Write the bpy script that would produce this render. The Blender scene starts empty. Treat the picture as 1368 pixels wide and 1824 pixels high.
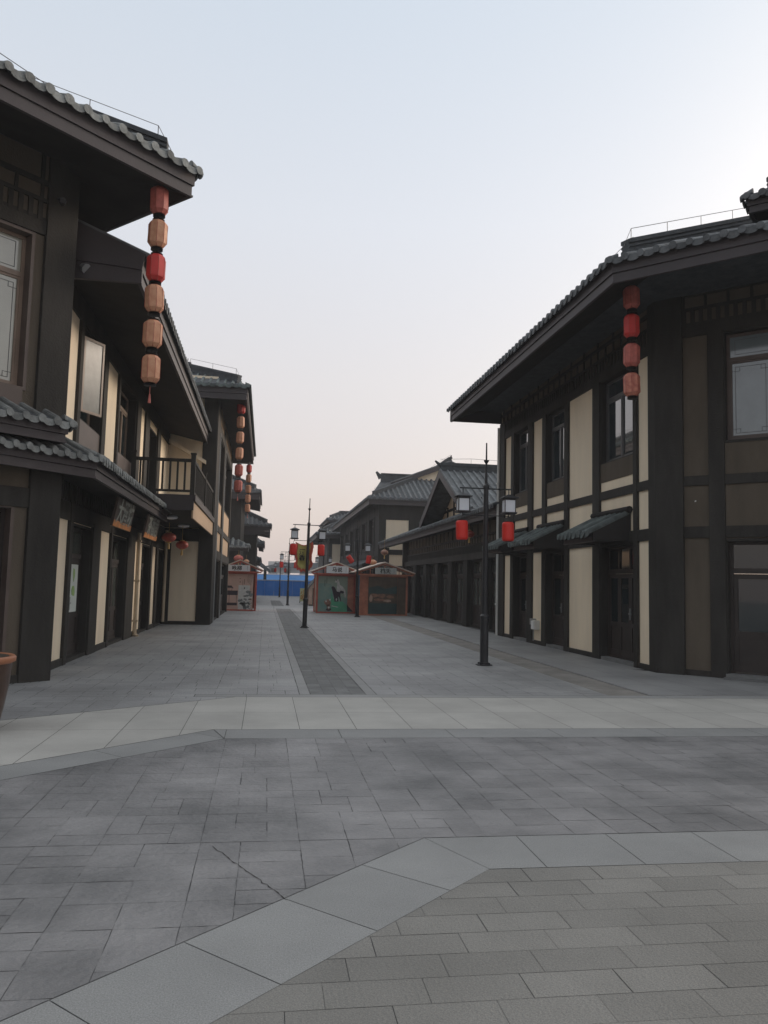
import bpy, math, random
from mathutils import Vector, Matrix
S = bpy.context.scene
COL = S.collection
# ------------------------------------------------------------------ camera
cd = bpy.data.cameras.new('camera'); cam = bpy.data.objects.new('camera', cd); COL.objects.link(cam)
cd.sensor_fit = 'VERTICAL'; cd.sensor_height = 36.0; cd.lens = 1420.0/1824*36; cd.clip_end = 3000; cd.clip_start = 0.05
_a, _p, _r = math.radians(8.339), math.radians(5.153), 0.024
_F = Vector((math.sin(_a)*math.cos(_p), math.cos(_a)*math.cos(_p), math.sin(_p)))
_R0 = Vector((math.cos(_a), -math.sin(_a), 0)); _U0 = _R0.cross(_F)
_R = _R0*math.cos(_r)+_U0*math.sin(_r); _U = _U0*math.cos(_r)-_R0*math.sin(_r)
cam.matrix_world = Matrix(((_R.x, _U.x, -_F.x, 0), (_R.y, _U.y, -_F.y, 0), (_R.z, _U.z, -_F.z, 1.6), (0, 0, 0, 1)))
S.camera = cam
# ------------------------------------------------------------------ sky, sun, exposure
SUN_EL, SUN_AZ = math.radians(16), math.radians(62)
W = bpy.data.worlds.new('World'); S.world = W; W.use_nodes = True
nt = W.node_tree; nt.nodes.clear(); N = nt.nodes.new; Lk = nt.links.new
out = N('ShaderNodeOutputWorld'); sky = N('ShaderNodeTexSky'); sky.sky_type = 'NISHITA'; sky.sun_disc = False
sky.sun_elevation = SUN_EL; sky.sun_rotation = SUN_AZ; sky.dust_density = 4.0; sky.air_density = 1.0
b1 = N('ShaderNodeBackground'); b1.inputs[1].default_value = 0.05; Lk(sky.outputs[0], b1.inputs[0])
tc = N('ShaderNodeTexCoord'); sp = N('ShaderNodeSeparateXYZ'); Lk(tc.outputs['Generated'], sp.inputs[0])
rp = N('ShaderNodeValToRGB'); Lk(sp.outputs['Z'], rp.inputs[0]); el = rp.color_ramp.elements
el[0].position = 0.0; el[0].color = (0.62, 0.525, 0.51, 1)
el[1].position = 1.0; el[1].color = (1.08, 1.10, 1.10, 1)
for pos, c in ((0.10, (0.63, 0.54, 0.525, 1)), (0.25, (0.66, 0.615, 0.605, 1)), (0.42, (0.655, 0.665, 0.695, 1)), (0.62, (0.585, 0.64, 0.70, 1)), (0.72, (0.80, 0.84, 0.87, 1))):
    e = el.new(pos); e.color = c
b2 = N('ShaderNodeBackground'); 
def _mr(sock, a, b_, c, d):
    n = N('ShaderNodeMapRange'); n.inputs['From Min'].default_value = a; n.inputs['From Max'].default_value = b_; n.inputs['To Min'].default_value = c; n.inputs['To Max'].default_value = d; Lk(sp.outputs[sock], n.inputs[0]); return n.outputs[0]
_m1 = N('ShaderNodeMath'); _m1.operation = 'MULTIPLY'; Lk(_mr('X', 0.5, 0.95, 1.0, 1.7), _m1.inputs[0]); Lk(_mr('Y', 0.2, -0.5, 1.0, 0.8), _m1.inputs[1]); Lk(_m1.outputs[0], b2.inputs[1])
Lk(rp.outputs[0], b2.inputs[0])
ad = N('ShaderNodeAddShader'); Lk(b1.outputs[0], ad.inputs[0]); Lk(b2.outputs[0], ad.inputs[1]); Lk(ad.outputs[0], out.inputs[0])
sd = bpy.data.lights.new('sun', 'SUN'); sd.energy = 1.9; sd.angle = math.radians(20); sd.color = (1.0, 0.86, 0.74)
sun = bpy.data.objects.new('sun', sd); COL.objects.link(sun)
_sv = Vector((math.sin(SUN_AZ)*math.cos(SUN_EL), math.cos(SUN_AZ)*math.cos(SUN_EL), math.sin(SUN_EL)))
sun.rotation_euler = _sv.to_track_quat('Z', 'Y').to_euler()
S.view_settings.view_transform = 'Standard'; S.view_settings.look = 'None'; S.view_settings.exposure = 0.0; S.view_settings.gamma = 1.0
try: S.cycles.max_bounces = 6; S.cycles.volume_bounces = 1
except Exception: pass

# ------------------------------------------------------------------ materials
MATS = {}
def mat(name, col, rough=0.7, var=0.15, scale=3.0, bump=0.0, bscale=40.0, metallic=0.0, ior=1.45, island=0.0, streak=0.0, speck=0.0, spec=None, col2=None):
    m = bpy.data.materials.new(name); m.use_nodes = True; t = m.node_tree; b = t.nodes['Principled BSDF']
    b.inputs['Roughness'].default_value = rough; b.inputs['Metallic'].default_value = metallic; b.inputs['IOR'].default_value = ior
    if spec is not None: b.inputs['Specular IOR Level'].default_value = spec
    tc = t.nodes.new('ShaderNodeTexCoord')
    n = t.nodes.new('ShaderNodeTexNoise'); n.inputs['Scale'].default_value = scale; n.inputs['Detail'].default_value = 6; n.inputs['Roughness'].default_value = 0.6
    mp = t.nodes.new('ShaderNodeMapping'); t.links.new(tc.outputs['Object'], mp.inputs[0])
    if streak: mp.inputs['Scale'].default_value = (1, 1, streak)
    t.links.new(mp.outputs[0], n.inputs[0])
    r = t.nodes.new('ShaderNodeValToRGB'); c1 = [c*(1-var) for c in col]; c2 = list(col2) if col2 else [min(1, c*(1+var)) for c in col]
    r.color_ramp.elements[0].position = 0.32; r.color_ramp.elements[1].position = 0.68
    r.color_ramp.elements[0].color = (*c1, 1); r.color_ramp.elements[1].color = (*c2, 1)
    t.links.new(n.outputs[0], r.inputs[0]); cur = r.outputs[0]
    if island or speck:
        hv = t.nodes.new('ShaderNodeHueSaturation'); t.links.new(cur, hv.inputs['Color'])
        mr = t.nodes.new('ShaderNodeMapRange'); mr.inputs['To Min'].default_value = 1-(island or 0); mr.inputs['To Max'].default_value = 1+(island or 0)
        ge = t.nodes.new('ShaderNodeNewGeometry'); t.links.new(ge.outputs['Random Per Island'], mr.inputs[0])
        if speck:
            n2 = t.nodes.new('ShaderNodeTexNoise'); n2.inputs['Scale'].default_value = 160; n2.inputs['Detail'].default_value = 3
            t.links.new(tc.outputs['Object'], n2.inputs[0])
            m2 = t.nodes.new('ShaderNodeMapRange'); m2.inputs['From Min'].default_value = 0.3; m2.inputs['From Max'].default_value = 0.75
            m2.inputs['To Min'].default_value = 1-speck; m2.inputs['To Max'].default_value = 1+speck; t.links.new(n2.outputs[0], m2.inputs[0])
            mu = t.nodes.new('ShaderNodeMath'); mu.operation = 'MULTIPLY'; t.links.new(mr.outputs[0], mu.inputs[0]); t.links.new(m2.outputs[0], mu.inputs[1])
            t.links.new(mu.outputs[0], hv.inputs['Value'])
        else: t.links.new(mr.outputs[0], hv.inputs['Value'])
        cur = hv.outputs[0]
    t.links.new(cur, b.inputs['Base Color'])
    if bump:
        n3 = t.nodes.new('ShaderNodeTexNoise'); n3.inputs['Scale'].default_value = bscale; n3.inputs['Detail'].default_value = 5
        t.links.new(tc.outputs['Object'], n3.inputs[0])
        bp = t.nodes.new('ShaderNodeBump'); bp.inputs['Strength'].default_value = bump; bp.inputs['Distance'].default_value = 0.02
        t.links.new(n3.outputs[0], bp.inputs['Height']); t.links.new(bp.outputs[0], b.inputs['Normal'])
    MATS[name] = m; return m
mat('cream', (0.82, 0.70, 0.53), 0.9, 0.08, 1.6, 0.35, 60, streak=0.2, spec=0.2, speck=0.05)
mat('tan', (0.42, 0.30, 0.20), 0.85, 0.08, 0.8, 0.25, 60)
mat('brown_panel', (0.102, 0.084, 0.064), 0.85, 0.16, 2.0, 0.35, 50, streak=0.3, spec=0.2, speck=0.06)
mat('timber', (0.036, 0.0335, 0.030), 0.7, 0.28, 2.5, 0.35, 30, streak=0.25, spec=0.18)
mat('fascia', (0.046, 0.038, 0.040), 0.55, 0.15, 1.2, 0.15, 20)
mat('soffit', (0.028, 0.026, 0.025), 0.8, 0.2, 2, spec=0.15)
mat('tile', (0.10, 0.107, 0.112), 0.75, 0.38, 2.6, 0.5, 25, island=0.3)
mat('tile_pale', (0.185, 0.195, 0.19), 0.8, 0.35, 5.0, 0.6, 25, island=0.3)
mat('tile_green', (0.10, 0.12, 0.117), 0.75, 0.45, 5.0, 0.6, 25, island=0.3)
mat('ridge', (0.05, 0.056, 0.062), 0.8, 0.3, 6.0, 0.5, 30)
mat('frame', (0.085, 0.062, 0.052), 0.45, 0.15, 3)
mat('frame_grey', (0.08, 0.08, 0.08), 0.45, 0.15, 3)
mat('frame_warm', (0.22, 0.16, 0.12), 0.45, 0.15, 3)
mat('glass', (0.012, 0.018, 0.02), 0.04, 0.1, 1, ior=1.7)
mat('glass_sky', (0.03, 0.04, 0.045), 0.03, 0.1, 1, ior=3.2)
mat('glass_shop', (0.09, 0.10, 0.09), 0.12, 0.3, 3, ior=1.45)
mat('glass_dull', (0.12, 0.13, 0.12), 0.35, 0.3, 3, ior=1.45)
mat('glass_film_skytone', (0.16, 0.19, 0.20), 0.07, 0.12, 1.5, ior=1.9)  # film glass; grey-blue of the reflected sky put into the base colour
mat('glass_pale', (0.34, 0.34, 0.29), 0.1, 0.08, 1.5, ior=1.8)  # beige of the warm sky's reflection painted into the base colour
mat('door', (0.03, 0.023, 0.02), 0.6, 0.2, 3)
mat('metal', (0.02, 0.02, 0.022), 0.4, 0.2, 5, metallic=0.4)
mat('pole', (0.018, 0.019, 0.022), 0.42, 0.2, 5)
mat('steel', (0.35, 0.36, 0.36), 0.4, 0.1, 5, metallic=0.6)
mat('wire', (0.12, 0.11, 0.11), 0.5, 0.1, 5)
mat('lamp_pane', (0.72, 0.74, 0.78), 0.5, 0.03, 3)
mat('lantern_red', (0.50, 0.035, 0.03), 0.55, 0.12, 5)
mat('lantern_worn', (0.42, 0.11, 0.085), 0.6, 0.25, 7)
mat('lantern_peach', (0.58, 0.25, 0.14), 0.65, 0.2, 9, 0.3, 60, col2=(0.60, 0.33, 0.20))
mat('lantern_faded', (0.44, 0.10, 0.07), 0.6, 0.35, 8, col2=(0.58, 0.24, 0.16))
mat('lantern_rib', (0.33, 0.07, 0.05), 0.6, 0.2, 9)
mat('lantern_vivid', (0.66, 0.03, 0.02), 0.5, 0.05, 5)
mat('lantern_round', (0.38, 0.07, 0.05), 0.5, 0.2, 6)
mat('gold', (0.55, 0.36, 0.12), 0.5, 0.2, 6)
mat('white', (0.75, 0.75, 0.73), 0.6, 0.06, 3)
mat('plastic_white', (0.6, 0.6, 0.57), 0.5, 0.06, 3)
mat('pipe_beige', (0.5, 0.4, 0.28), 0.55, 0.12, 2)
mat('sign_wood', (0.04, 0.028, 0.022), 0.4, 0.2, 4)
mat('sign_orange', (0.55, 0.22, 0.07), 0.45, 0.3, 4)
mat('sign_letter', (0.24, 0.25, 0.22), 0.4, 0.1, 4)
mat('terracotta', (0.06, 0.032, 0.022), 0.35, 0.3, 3, 0.2, 12)
mat('rim', (0.34, 0.14, 0.07), 0.5, 0.2, 4)
mat('soil', (0.04, 0.03, 0.02), 0.95, 0.3, 20, 1, 40)
mat('kiosk_red', (0.42, 0.09, 0.06), 0.6, 0.2, 3)
mat('kiosk_orange', (0.40, 0.15, 0.09), 0.6, 0.25, 3)
mat('kiosk_roof', (0.60, 0.50, 0.42), 0.7, 0.15, 4)
mat('kiosk_sign', (0.66, 0.67, 0.68), 0.5, 0.04, 3)
mat('kiosk_sign_dim', (0.40, 0.42, 0.40), 0.5, 0.06, 3)
mat('ink', (0.015, 0.015, 0.015), 0.6, 0.1, 3)
mat('k_pink', (0.52, 0.36, 0.30), 0.5, 0.08, 2)
mat('k_stone', (0.20, 0.22, 0.22), 0.6, 0.3, 8)
mat('k_pale', (0.55, 0.56, 0.54), 0.6, 0.15, 8)
mat('k_teal', (0.13, 0.27, 0.25), 0.5, 0.15, 1.5, col2=(0.22, 0.29, 0.24))
mat('k_sage', (0.24, 0.29, 0.23), 0.5, 0.1, 1.5)
mat('k_green', (0.07, 0.33, 0.19), 0.5, 0.15, 2)
mat('k_horse', (0.46, 0.45, 0.43), 0.5, 0.25, 8)
mat('k_black', (0.03, 0.02, 0.03), 0.6, 0.3, 4)
mat('k_dark', (0.09, 0.065, 0.045), 0.4, 0.3, 3)
mat('k_deep', (0.03, 0.06, 0.06), 0.3, 0.3, 2)
mat('k_warm', (0.25, 0.13, 0.09), 0.5, 0.4, 4)
mat('k_blue', (0.04, 0.14, 0.24), 0.5, 0.3, 2)
mat('canvas', (0.40, 0.28, 0.22), 0.8, 0.25, 1.5)
mat('fence_blue', (0.012, 0.17, 0.58), 0.5, 0.12, 0.3)
mat('fence_light', (0.08, 0.30, 0.70), 0.5, 0.08, 0.3)  # paler than the near hoarding: distance haze put into the colour
mat('fence_rail', (0.45, 0.48, 0.55), 0.5, 0.08, 1)
mat('flag_yellow', (0.46, 0.42, 0.13), 0.7, 0.12, 5)
mat('flag_red', (0.55, 0.10, 0.06), 0.7, 0.15, 5)
mat('board_yellow', (0.55, 0.55, 0.30), 0.6, 0.1, 5)
mat('ink_orange', (0.45, 0.18, 0.02), 0.6, 0.1, 3)
mat('far_wall', (0.36, 0.36, 0.36), 0.9, 0.05, 0.1)
mat('far_dark', (0.10, 0.11, 0.12), 0.8, 0.05, 0.1)
mat('sticker_white', (0.62, 0.66, 0.62), 0.5, 0.04, 3)
mat('sticker_green', (0.30, 0.45, 0.16), 0.5, 0.25, 9)
mat('leaf_dark', (0.05, 0.12, 0.07), 0.6, 0.3, 9)
# ground
mat('ground', (0.20, 0.205, 0.205), 0.85, 0.12, 0.25, 0.2, 20)
mat('joint_soft', (0.06, 0.06, 0.06), 0.9, 0.2, 3.5, 0.3, 30, col2=(0.175, 0.172, 0.172))
mat('joint', (0.11, 0.11, 0.107), 0.95, 0.2, 2)
mat('stamped', (0.172, 0.172, 0.174), 0.6, 0.34, 1.0, 0.6, 22, island=0.08, speck=0.2, col2=(0.25, 0.243, 0.243))
mat('street', (0.235, 0.235, 0.235), 0.55, 0.2, 0.6, 0.4, 18, island=0.06, speck=0.10, col2=(0.30, 0.30, 0.298))
mat('slab_light', (0.37, 0.36, 0.335), 0.75, 0.12, 0.9, 0.2, 50, island=0.06, speck=0.12)
mat('slab_border', (0.226, 0.228, 0.224), 0.65, 0.1, 1.2, 0.2, 70, island=0.07, speck=0.30)
mat('paver', (0.182, 0.177, 0.164), 0.8, 0.14, 1.1, 0.4, 60, island=0.10, speck=0.28)
mat('kerb', (0.265, 0.265, 0.26), 0.7, 0.1, 1, 0.2, 50, island=0.06, speck=0.1)
mat('channel', (0.15, 0.152, 0.15), 0.75, 0.2, 3, 0.4, 40, island=0.12)
mat('strip_brown', (0.20, 0.188, 0.172), 0.8, 0.25, 2, 0.3, 40)

# ------------------------------------------------------------------ helpers
def wl(o):
    v = Vector((0, 0, 0))
    while o is not None: v += o.location; o = o.parent
    return v
class MB:
    def __init__(s): s.v = []; s.f = []
    def add(s, vs, fs):
        n = len(s.v); s.v += [tuple(v) for v in vs]; s.f += [tuple(i+n for i in f) for f in fs]; return s
    def box(s, x0, x1, y0, y1, z0, z1):
        return s.add([(x, y, z) for z in (z0, z1) for y in (y0, y1) for x in (x0, x1)], [(0, 2, 3, 1), (4, 5, 7, 6), (0, 1, 5, 4), (2, 6, 7, 3), (0, 4, 6, 2), (1, 3, 7, 5)])
    def fbox(s, F, a, b, z0, z1, o0, o1):   # box in a facade frame
        return s.add([F(x, z, y) for z in (z0, z1) for y in (o0, o1) for x in (a, b)], [(0, 2, 3, 1), (4, 5, 7, 6), (0, 1, 5, 4), (2, 6, 7, 3), (0, 4, 6, 2), (1, 3, 7, 5)])
    def quad(s, *p): return s.add(p, [tuple(range(len(p)))])
    def fpoly(s, F, pts, o0, o1):           # polygon (s,z) extruded between offsets
        n = len(pts); vs = [F(a, z, o0) for a, z in pts]+[F(a, z, o1) for a, z in pts]
        return s.add(vs, [tuple(range(n))[::-1], tuple(range(n, 2*n))]+[(i, (i+1) % n, n+(i+1) % n, n+i) for i in range(n)])
    def tube(s, path, r, n=6, caps=True):
        path = [Vector(p) for p in path]; rr = r if isinstance(r, (list, tuple)) else [r]*len(path); rings = []
        for i, p in enumerate(path):
            d = (path[min(i+1, len(path)-1)]-path[max(i-1, 0)]).normalized()
            u = d.cross(Vector((0, 0, 1)));
            if u.length < 0.02: u = Vector((1, 0, 0))
            u.normalize(); w = d.cross(u)
            rings.append([p+(u*math.cos(2*math.pi*k/n)+w*math.sin(2*math.pi*k/n))*rr[i] for k in range(n)])
        vs = [v for q in rings for v in q]; fs = []
        for i in range(len(path)-1):
            for k in range(n): fs.append((i*n+k, i*n+(k+1) % n, (i+1)*n+(k+1) % n, (i+1)*n+k))
        if caps: fs.append(tuple(range(n))[::-1]); fs.append(tuple((len(path)-1)*n+k for k in range(n)))
        return s.add(vs, fs)
    def lathe(s, cx, cy, prof, n=16, rot=0.0):
        vs = []; fs = []
        for r, z in prof:
            for k in range(n):
                a = 2*math.pi*k/n+rot; vs.append((cx+r*math.cos(a), cy+r*math.sin(a), z))
        for i in range(len(prof)-1):
            for k in range(n): fs.append((i*n+k, i*n+(k+1) % n, (i+1)*n+(k+1) % n, (i+1)*n+k))
        fs.append(tuple(range(n))[::-1]); fs.append(tuple((len(prof)-1)*n+k for k in range(n)))
        return s.add(vs, fs)
    def build(s, name, m, parent=None, loc=None, smooth=False, bevel=0):
        base = wl(parent) if parent is not None else Vector(loc or (0, 0, 0))
        me = bpy.data.meshes.new(name); me.from_pydata([tuple(Vector(v)-base) for v in s.v], [], s.f)
        me.materials.append(MATS[m]); me.validate(); me.update()
        if smooth:
            for p in me.polygons: p.use_smooth = True
        o = bpy.data.objects.new(name, me); COL.objects.link(o)
        if parent is not None: o.parent = parent
        else: o.location = base
        if bevel:
            bv = o.modifiers.new('bevel', 'BEVEL'); bv.width = bevel; bv.segments = 1; bv.limit_method = 'ANGLE'
        return o
def thing(name, loc, label, cat, group=None):
    o = bpy.data.objects.new(name, None); COL.objects.link(o); o.location = loc; o.empty_display_size = 0.2
    o['label'] = label; o['category'] = cat
    if group: o['group'] = group
    return o
def tag(o, label, cat, group=None):
    o['label'] = label; o['category'] = cat
    if group: o['group'] = group
    return o
def struct(o, kind='structure'): o['kind'] = kind; return o
def children(o): return [c for c in COL.objects if c.parent == o]
def copy_tree(o, parent=None):
    c = o.copy(); COL.objects.link(c)
    if parent is not None: c.parent = parent
    for ch in children(o): copy_tree(ch, c)
    return c
def frame(ox, oy, dx, dy, nx, ny):
    l = math.hypot(dx, dy); dx /= l; dy /= l; l = math.hypot(nx, ny); nx /= l; ny /= l
    return lambda s, z, o=0.0: (ox+dx*s+nx*o, oy+dy*s+ny*o, z)
def text(name, body, size, F, s, z, off, m, parent, depth=0.006, xs=1.0, vertical=False):
    cu = bpy.data.curves.new(name, 'FONT'); cu.body = '\n'.join(body) if vertical else body; cu.size = size; cu.extrude = depth; cu.offset = 0.004*size/0.2
    cu.space_line = 0.9; cu.resolution_u = 3
    to = bpy.data.objects.new(name, cu); COL.objects.link(to); bpy.context.view_layer.update()
    me = bpy.data.meshes.new_from_object(to.evaluated_get(bpy.context.evaluated_depsgraph_get()))
    bpy.data.objects.remove(to)
    if not len(me.vertices): return None
    xx = [v.co.x for v in me.vertices]; yy = [v.co.y for v in me.vertices]; cx = (min(xx)+max(xx))/2; cy = (min(yy)+max(yy))/2
    base = wl(parent)
    for v in me.vertices:
        p = Vector(F(s+(v.co.x-cx)*xs, z+v.co.y-cy, off+v.co.z)); v.co = p-base
    me.materials.clear(); me.materials.append(MATS[m]); o = bpy.data.objects.new(name, me); COL.objects.link(o); o.parent = parent; return o

# ---- facade: wall with openings, windows, doors
def wall(mb, F, a, b, z0, z1, ops, dep=0.24):
    xs = sorted({a, b, *[o[0] for o in ops], *[o[1] for o in ops]}); zs = sorted({z0, z1, *[o[2] for o in ops], *[o[3] for o in ops]})
    xs = [x for x in xs if a <= x <= b]; zs = [z for z in zs if z0 <= z <= z1]
    for i in range(len(xs)-1):
        for j in range(len(zs)-1):
            mx, mz = (xs[i]+xs[i+1])/2, (zs[j]+zs[j+1])/2
            if any(o[0] < mx < o[1] and o[2] < mz < o[3] for o in ops): continue
            mb.quad(F(xs[i], zs[j]), F(xs[i+1], zs[j]), F(xs[i+1], zs[j+1]), F(xs[i], zs[j+1]))
def reveals(root, F, ops, m_='timber', dep=0.24):
    for (x0, x1, y0, y1) in ops:
        mb = MB(); mb.fbox(F, x0-0.05, x0, y0, y1, -dep-0.1, 0.012); mb.fbox(F, x1, x1+0.05, y0, y1, -dep-0.1, 0.012)
        mb.fbox(F, x0-0.05, x1+0.05, y1, y1+0.05, -dep-0.1, 0.014)
        if y0 > 0.3: mb.fbox(F, x0-0.05, x1+0.05, y0-0.05, y0, -dep-0.1, 0.016)
        else: mb.fbox(F, x0-0.05, x1+0.05, -0.05, 0.07, -dep-0.1, 0.016)
        mb.build('opening_frame', m_, root)
def window(root, F, x0, x1, y0, y1, dep=0.2, cols=2, fm='frame', gm='glass', trans=0.42, tr=False, fw=0.055):
    m = MB(); o0, o1 = -dep-0.06, -dep; zt = y1-trans
    m.fbox(F, x0, x0+fw, y0, y1, o0, o1); m.fbox(F, x1-fw, x1, y0, y1, o0, o1)
    m.fbox(F, x0+fw, x1-fw, y1-fw, y1, o0, o1); m.fbox(F, x0+fw, x1-fw, y0, y0+fw, o0, o1)
    m.fbox(F, x0+fw, x1-fw, zt-0.04, zt+0.04, o0, o1+0.005)
    w = (x1-x0)/cols
    for i in range(1, cols): m.fbox(F, x0+i*w-0.035, x0+i*w+0.035, y0+fw, zt-0.04, o0, o1+0.003)
    for i in range(cols):
        a, b = x0+i*w+(fw if i == 0 else 0.035), x0+(i+1)*w-(fw if i == cols-1 else 0.035)
        for q in (a, b-0.035): m.fbox(F, q, q+0.035, y0+fw, zt-0.04, o0+0.01, o1-0.012)
        m.fbox(F, a+0.035, b-0.035, y0+fw, y0+fw+0.04, o0+0.01, o1-0.012); m.fbox(F, a+0.035, b-0.035, zt-0.08, zt-0.04, o0+0.01, o1-0.012)
    w_ = m.build('window', fm, root)
    for i in range(cols):
        a, b = x0+i*w+fw, x0+(i+1)*w-fw
        g = MB(); g.fbox(F, a-0.01, b+0.01, y0+0.05, zt-0.05, o0+0.015, o0+0.03); g.build('glass', gm, w_)
    g = MB(); g.fbox(F, x0+0.05, x1-0.05, zt+0.03, y1-0.05, o0+0.015, o0+0.03); g.build('glass', gm, w_)
    if tr:
        t = MB(); q0, q1 = o0+0.031, o0+0.036; th = 0.007
        def line(a, b, c, d): t.fbox(F, min(a, b)-th/2, max(a, b)+th/2, min(c, d)-th/2, max(c, d)+th/2, q0, q1)
        for i in range(cols):
            a, b, c, d = x0+i*w+fw+0.04, x0+(i+1)*w-fw-0.04, y0+0.10, zt-0.10
            k = 0.13; i1 = 0.05
            line(a+i1, a+i1, c+i1, d-i1); line(b-i1, b-i1, c+i1, d-i1); line(a+i1, b-i1, c+i1, c+i1); line(a+i1, b-i1, d-i1, d-i1)
            for (cx_, sx) in ((a, 1), (b, -1)):
                for (cz_, sz) in ((c, 1), (d, -1)):
                    line(cx_, cx_+sx*k, cz_+sz*k, cz_+sz*k); line(cx_+sx*k, cx_+sx*k, cz_+sz*i1, cz_+sz*k)
        line(x0+0.15, x1-0.15, zt+0.1, zt+0.1); line(x0+0.15, x1-0.15, y1-0.12, y1-0.12); line(x0+0.15, x0+0.15, zt+0.1, y1-0.12); line(x1-0.15, x1-0.15, zt+0.1, y1-0.12)
        t.build('tracery', 'frame_grey', w_)
    return w_
def door(root, F, x0, x1, y1, dep=0.15, leaves=2, fm='door', gm='glass', side=True, handle=True):
    fw = 0.06; o0, o1 = -dep-0.06, -dep; zt = y1-0.55; y0 = 0.07; m = MB()
    m.fbox(F, x0, x0+fw, y0, y1, o0, o1); m.fbox(F, x1-fw, x1, y0, y1, o0, o1); m.fbox(F, x0+fw, x1-fw, y1-fw, y1, o0, o1)
    m.fbox(F, x0+fw, x1-fw, zt-0.05, zt+0.05, o0, o1+0.015); m.fbox(F, x0+fw, x1-fw, y0, y0+0.05, o0, o1+0.006)
    w = (x1-x0-2*fw)/leaves; root_d = m.build('door', fm, root)
    t = MB()
    for i in range(leaves): t.fbox(F, x0+fw+i*w+(0.02 if i else 0), x0+fw+(i+1)*w-(0.02 if i < leaves-1 else 0), zt+0.05, y1-fw, o0+0.015, o0+0.03)
    t.build('transom_glass', gm, root_d)
    for i in range(1, leaves): t = MB(); t.fbox(F, x0+fw+i*w-0.02, x0+fw+i*w+0.02, zt+0.05, y1-fw, o0, o1); t.build('transom_bar', fm, root_d)
    for i in range(leaves):
        a, b = x0+fw+i*w+0.004, x0+fw+(i+1)*w-0.004; l = MB(); q0, q1 = o0+0.008, o1-0.008; st = 0.075
        l.fbox(F, a, a+st, y0+0.055, zt-0.055, q0, q1); l.fbox(F, b-st, b, y0+0.055, zt-0.055, q0, q1)
        for (c, d) in ((y0+0.055, y0+0.20), (0.78, 0.88), (zt-0.15, zt-0.055)): l.fbox(F, a+st, b-st, c, d, q0, q1-0.002)
        l.fbox(F, a+st, b-st, y0+0.20, 0.78, q0+0.012, q1-0.02)
        lf = l.build('door_leaf', fm, root_d)
        g = MB(); g.fbox(F, a+st, b-st, 0.88, zt-0.15, o0+0.02, o0+0.034); g.build('glass', gm, root_d)
    if handle:
        h = MB(); hx = x0+fw+w*(leaves//2)-0.05 if leaves > 1 else x0+fw+0.06
        h.fbox(F, hx, hx+0.02, 0.95, 1.2, o1, o1+0.03); h.fbox(F, hx-0.08, hx+0.02, 1.07, 1.1, o1+0.03, o1+0.05); h.build('handle', 'steel', root_d)
    return root_d
def posts(root, F, lst, pr=0.06):
    for (a, b, c, d) in lst:
        m = MB(); m.fbox(F, a, b, c, d, -0.1, pr); m.build('post', 'timber', root, bevel=0.006)
def beams(root, F, lst, pr=0.045):
    for (a, b, c, d) in lst:
        m = MB(); m.fbox(F, a, b, c, d, -0.1, pr); m.build('beam', 'timber', root, bevel=0.006)
def panels(root, F, lst, mt, pr=0.018):
    for (a, b, c, d) in lst:
        m = MB(); m.fbox(F, a, b, c, d, -0.05, pr); m.build('panel', mt, root)
def frieze(root, F, a, b, z0):
    m = MB(); m.fbox(F, a, b, z0-0.02, z0+1.25, -0.08, 0.01); m.build('frieze_panel', 'brown_panel', root); m = MB(); m.fbox(F, a, b, z0-.02, z0+.06, 0, .03); x = a+0.1
    while x < b-0.1: m.fbox(F, x, x+0.075, z0, z0+0.30, 0.005, 0.04); x += 0.16
    m.fbox(F, a, b, z0+0.30, z0+0.36, 0, 0.05); m.fbox(F, a, b, z0+0.58, z0+0.66, 0, 0.05); m.fbox(F, a, b, z0+1.10, z0+1.2, 0, 0.05)
    x = a+0.1; k = 0
    while x < b-0.1:
        m.fbox(F, x, x+0.05, z0+0.36, z0+0.58, 0, 0.042)
        if k % 2 == 0: m.fbox(F, x, x+0.06, z0+0.66, z0+1.10, 0, 0.042)
        x += 0.42; k += 1
    m.build('frieze', 'timber', root)

# ---- roofs: an eave polyline, outward on its right-hand side
def mitres(P):
    n = len(P); N_ = []
    for i in range(n-1):
        dx, dy = P[i+1][0]-P[i][0], P[i+1][1]-P[i][1]; l = math.hypot(dx, dy); N_.append(Vector((dy/l, -dx/l)))
    M = [N_[0]]
    for i in range(1, n-1):
        a, b = N_[i-1], N_[i]; M.append((a+b)/(1+a.dot(b)))
    M.append(N_[-1]); return N_, M
def sweep(mb, P, sec):
    _, M = mitres(P); k = len(sec); vs = []
    for i, p in enumerate(P):
        for o, z in sec: vs.append((p[0]+M[i].x*o, p[1]+M[i].y*o, z))
    fs = []
    for i in range(len(P)-1):
        for j in range(k): fs.append((i*k+j, i*k+(j+1) % k, (i+1)*k+(j+1) % k, (i+1)*k+j))
    fs.append(tuple(range(k))[::-1]); fs.append(tuple((len(P)-1)*k+j for j in range(k))); mb.add(vs, fs)
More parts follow.
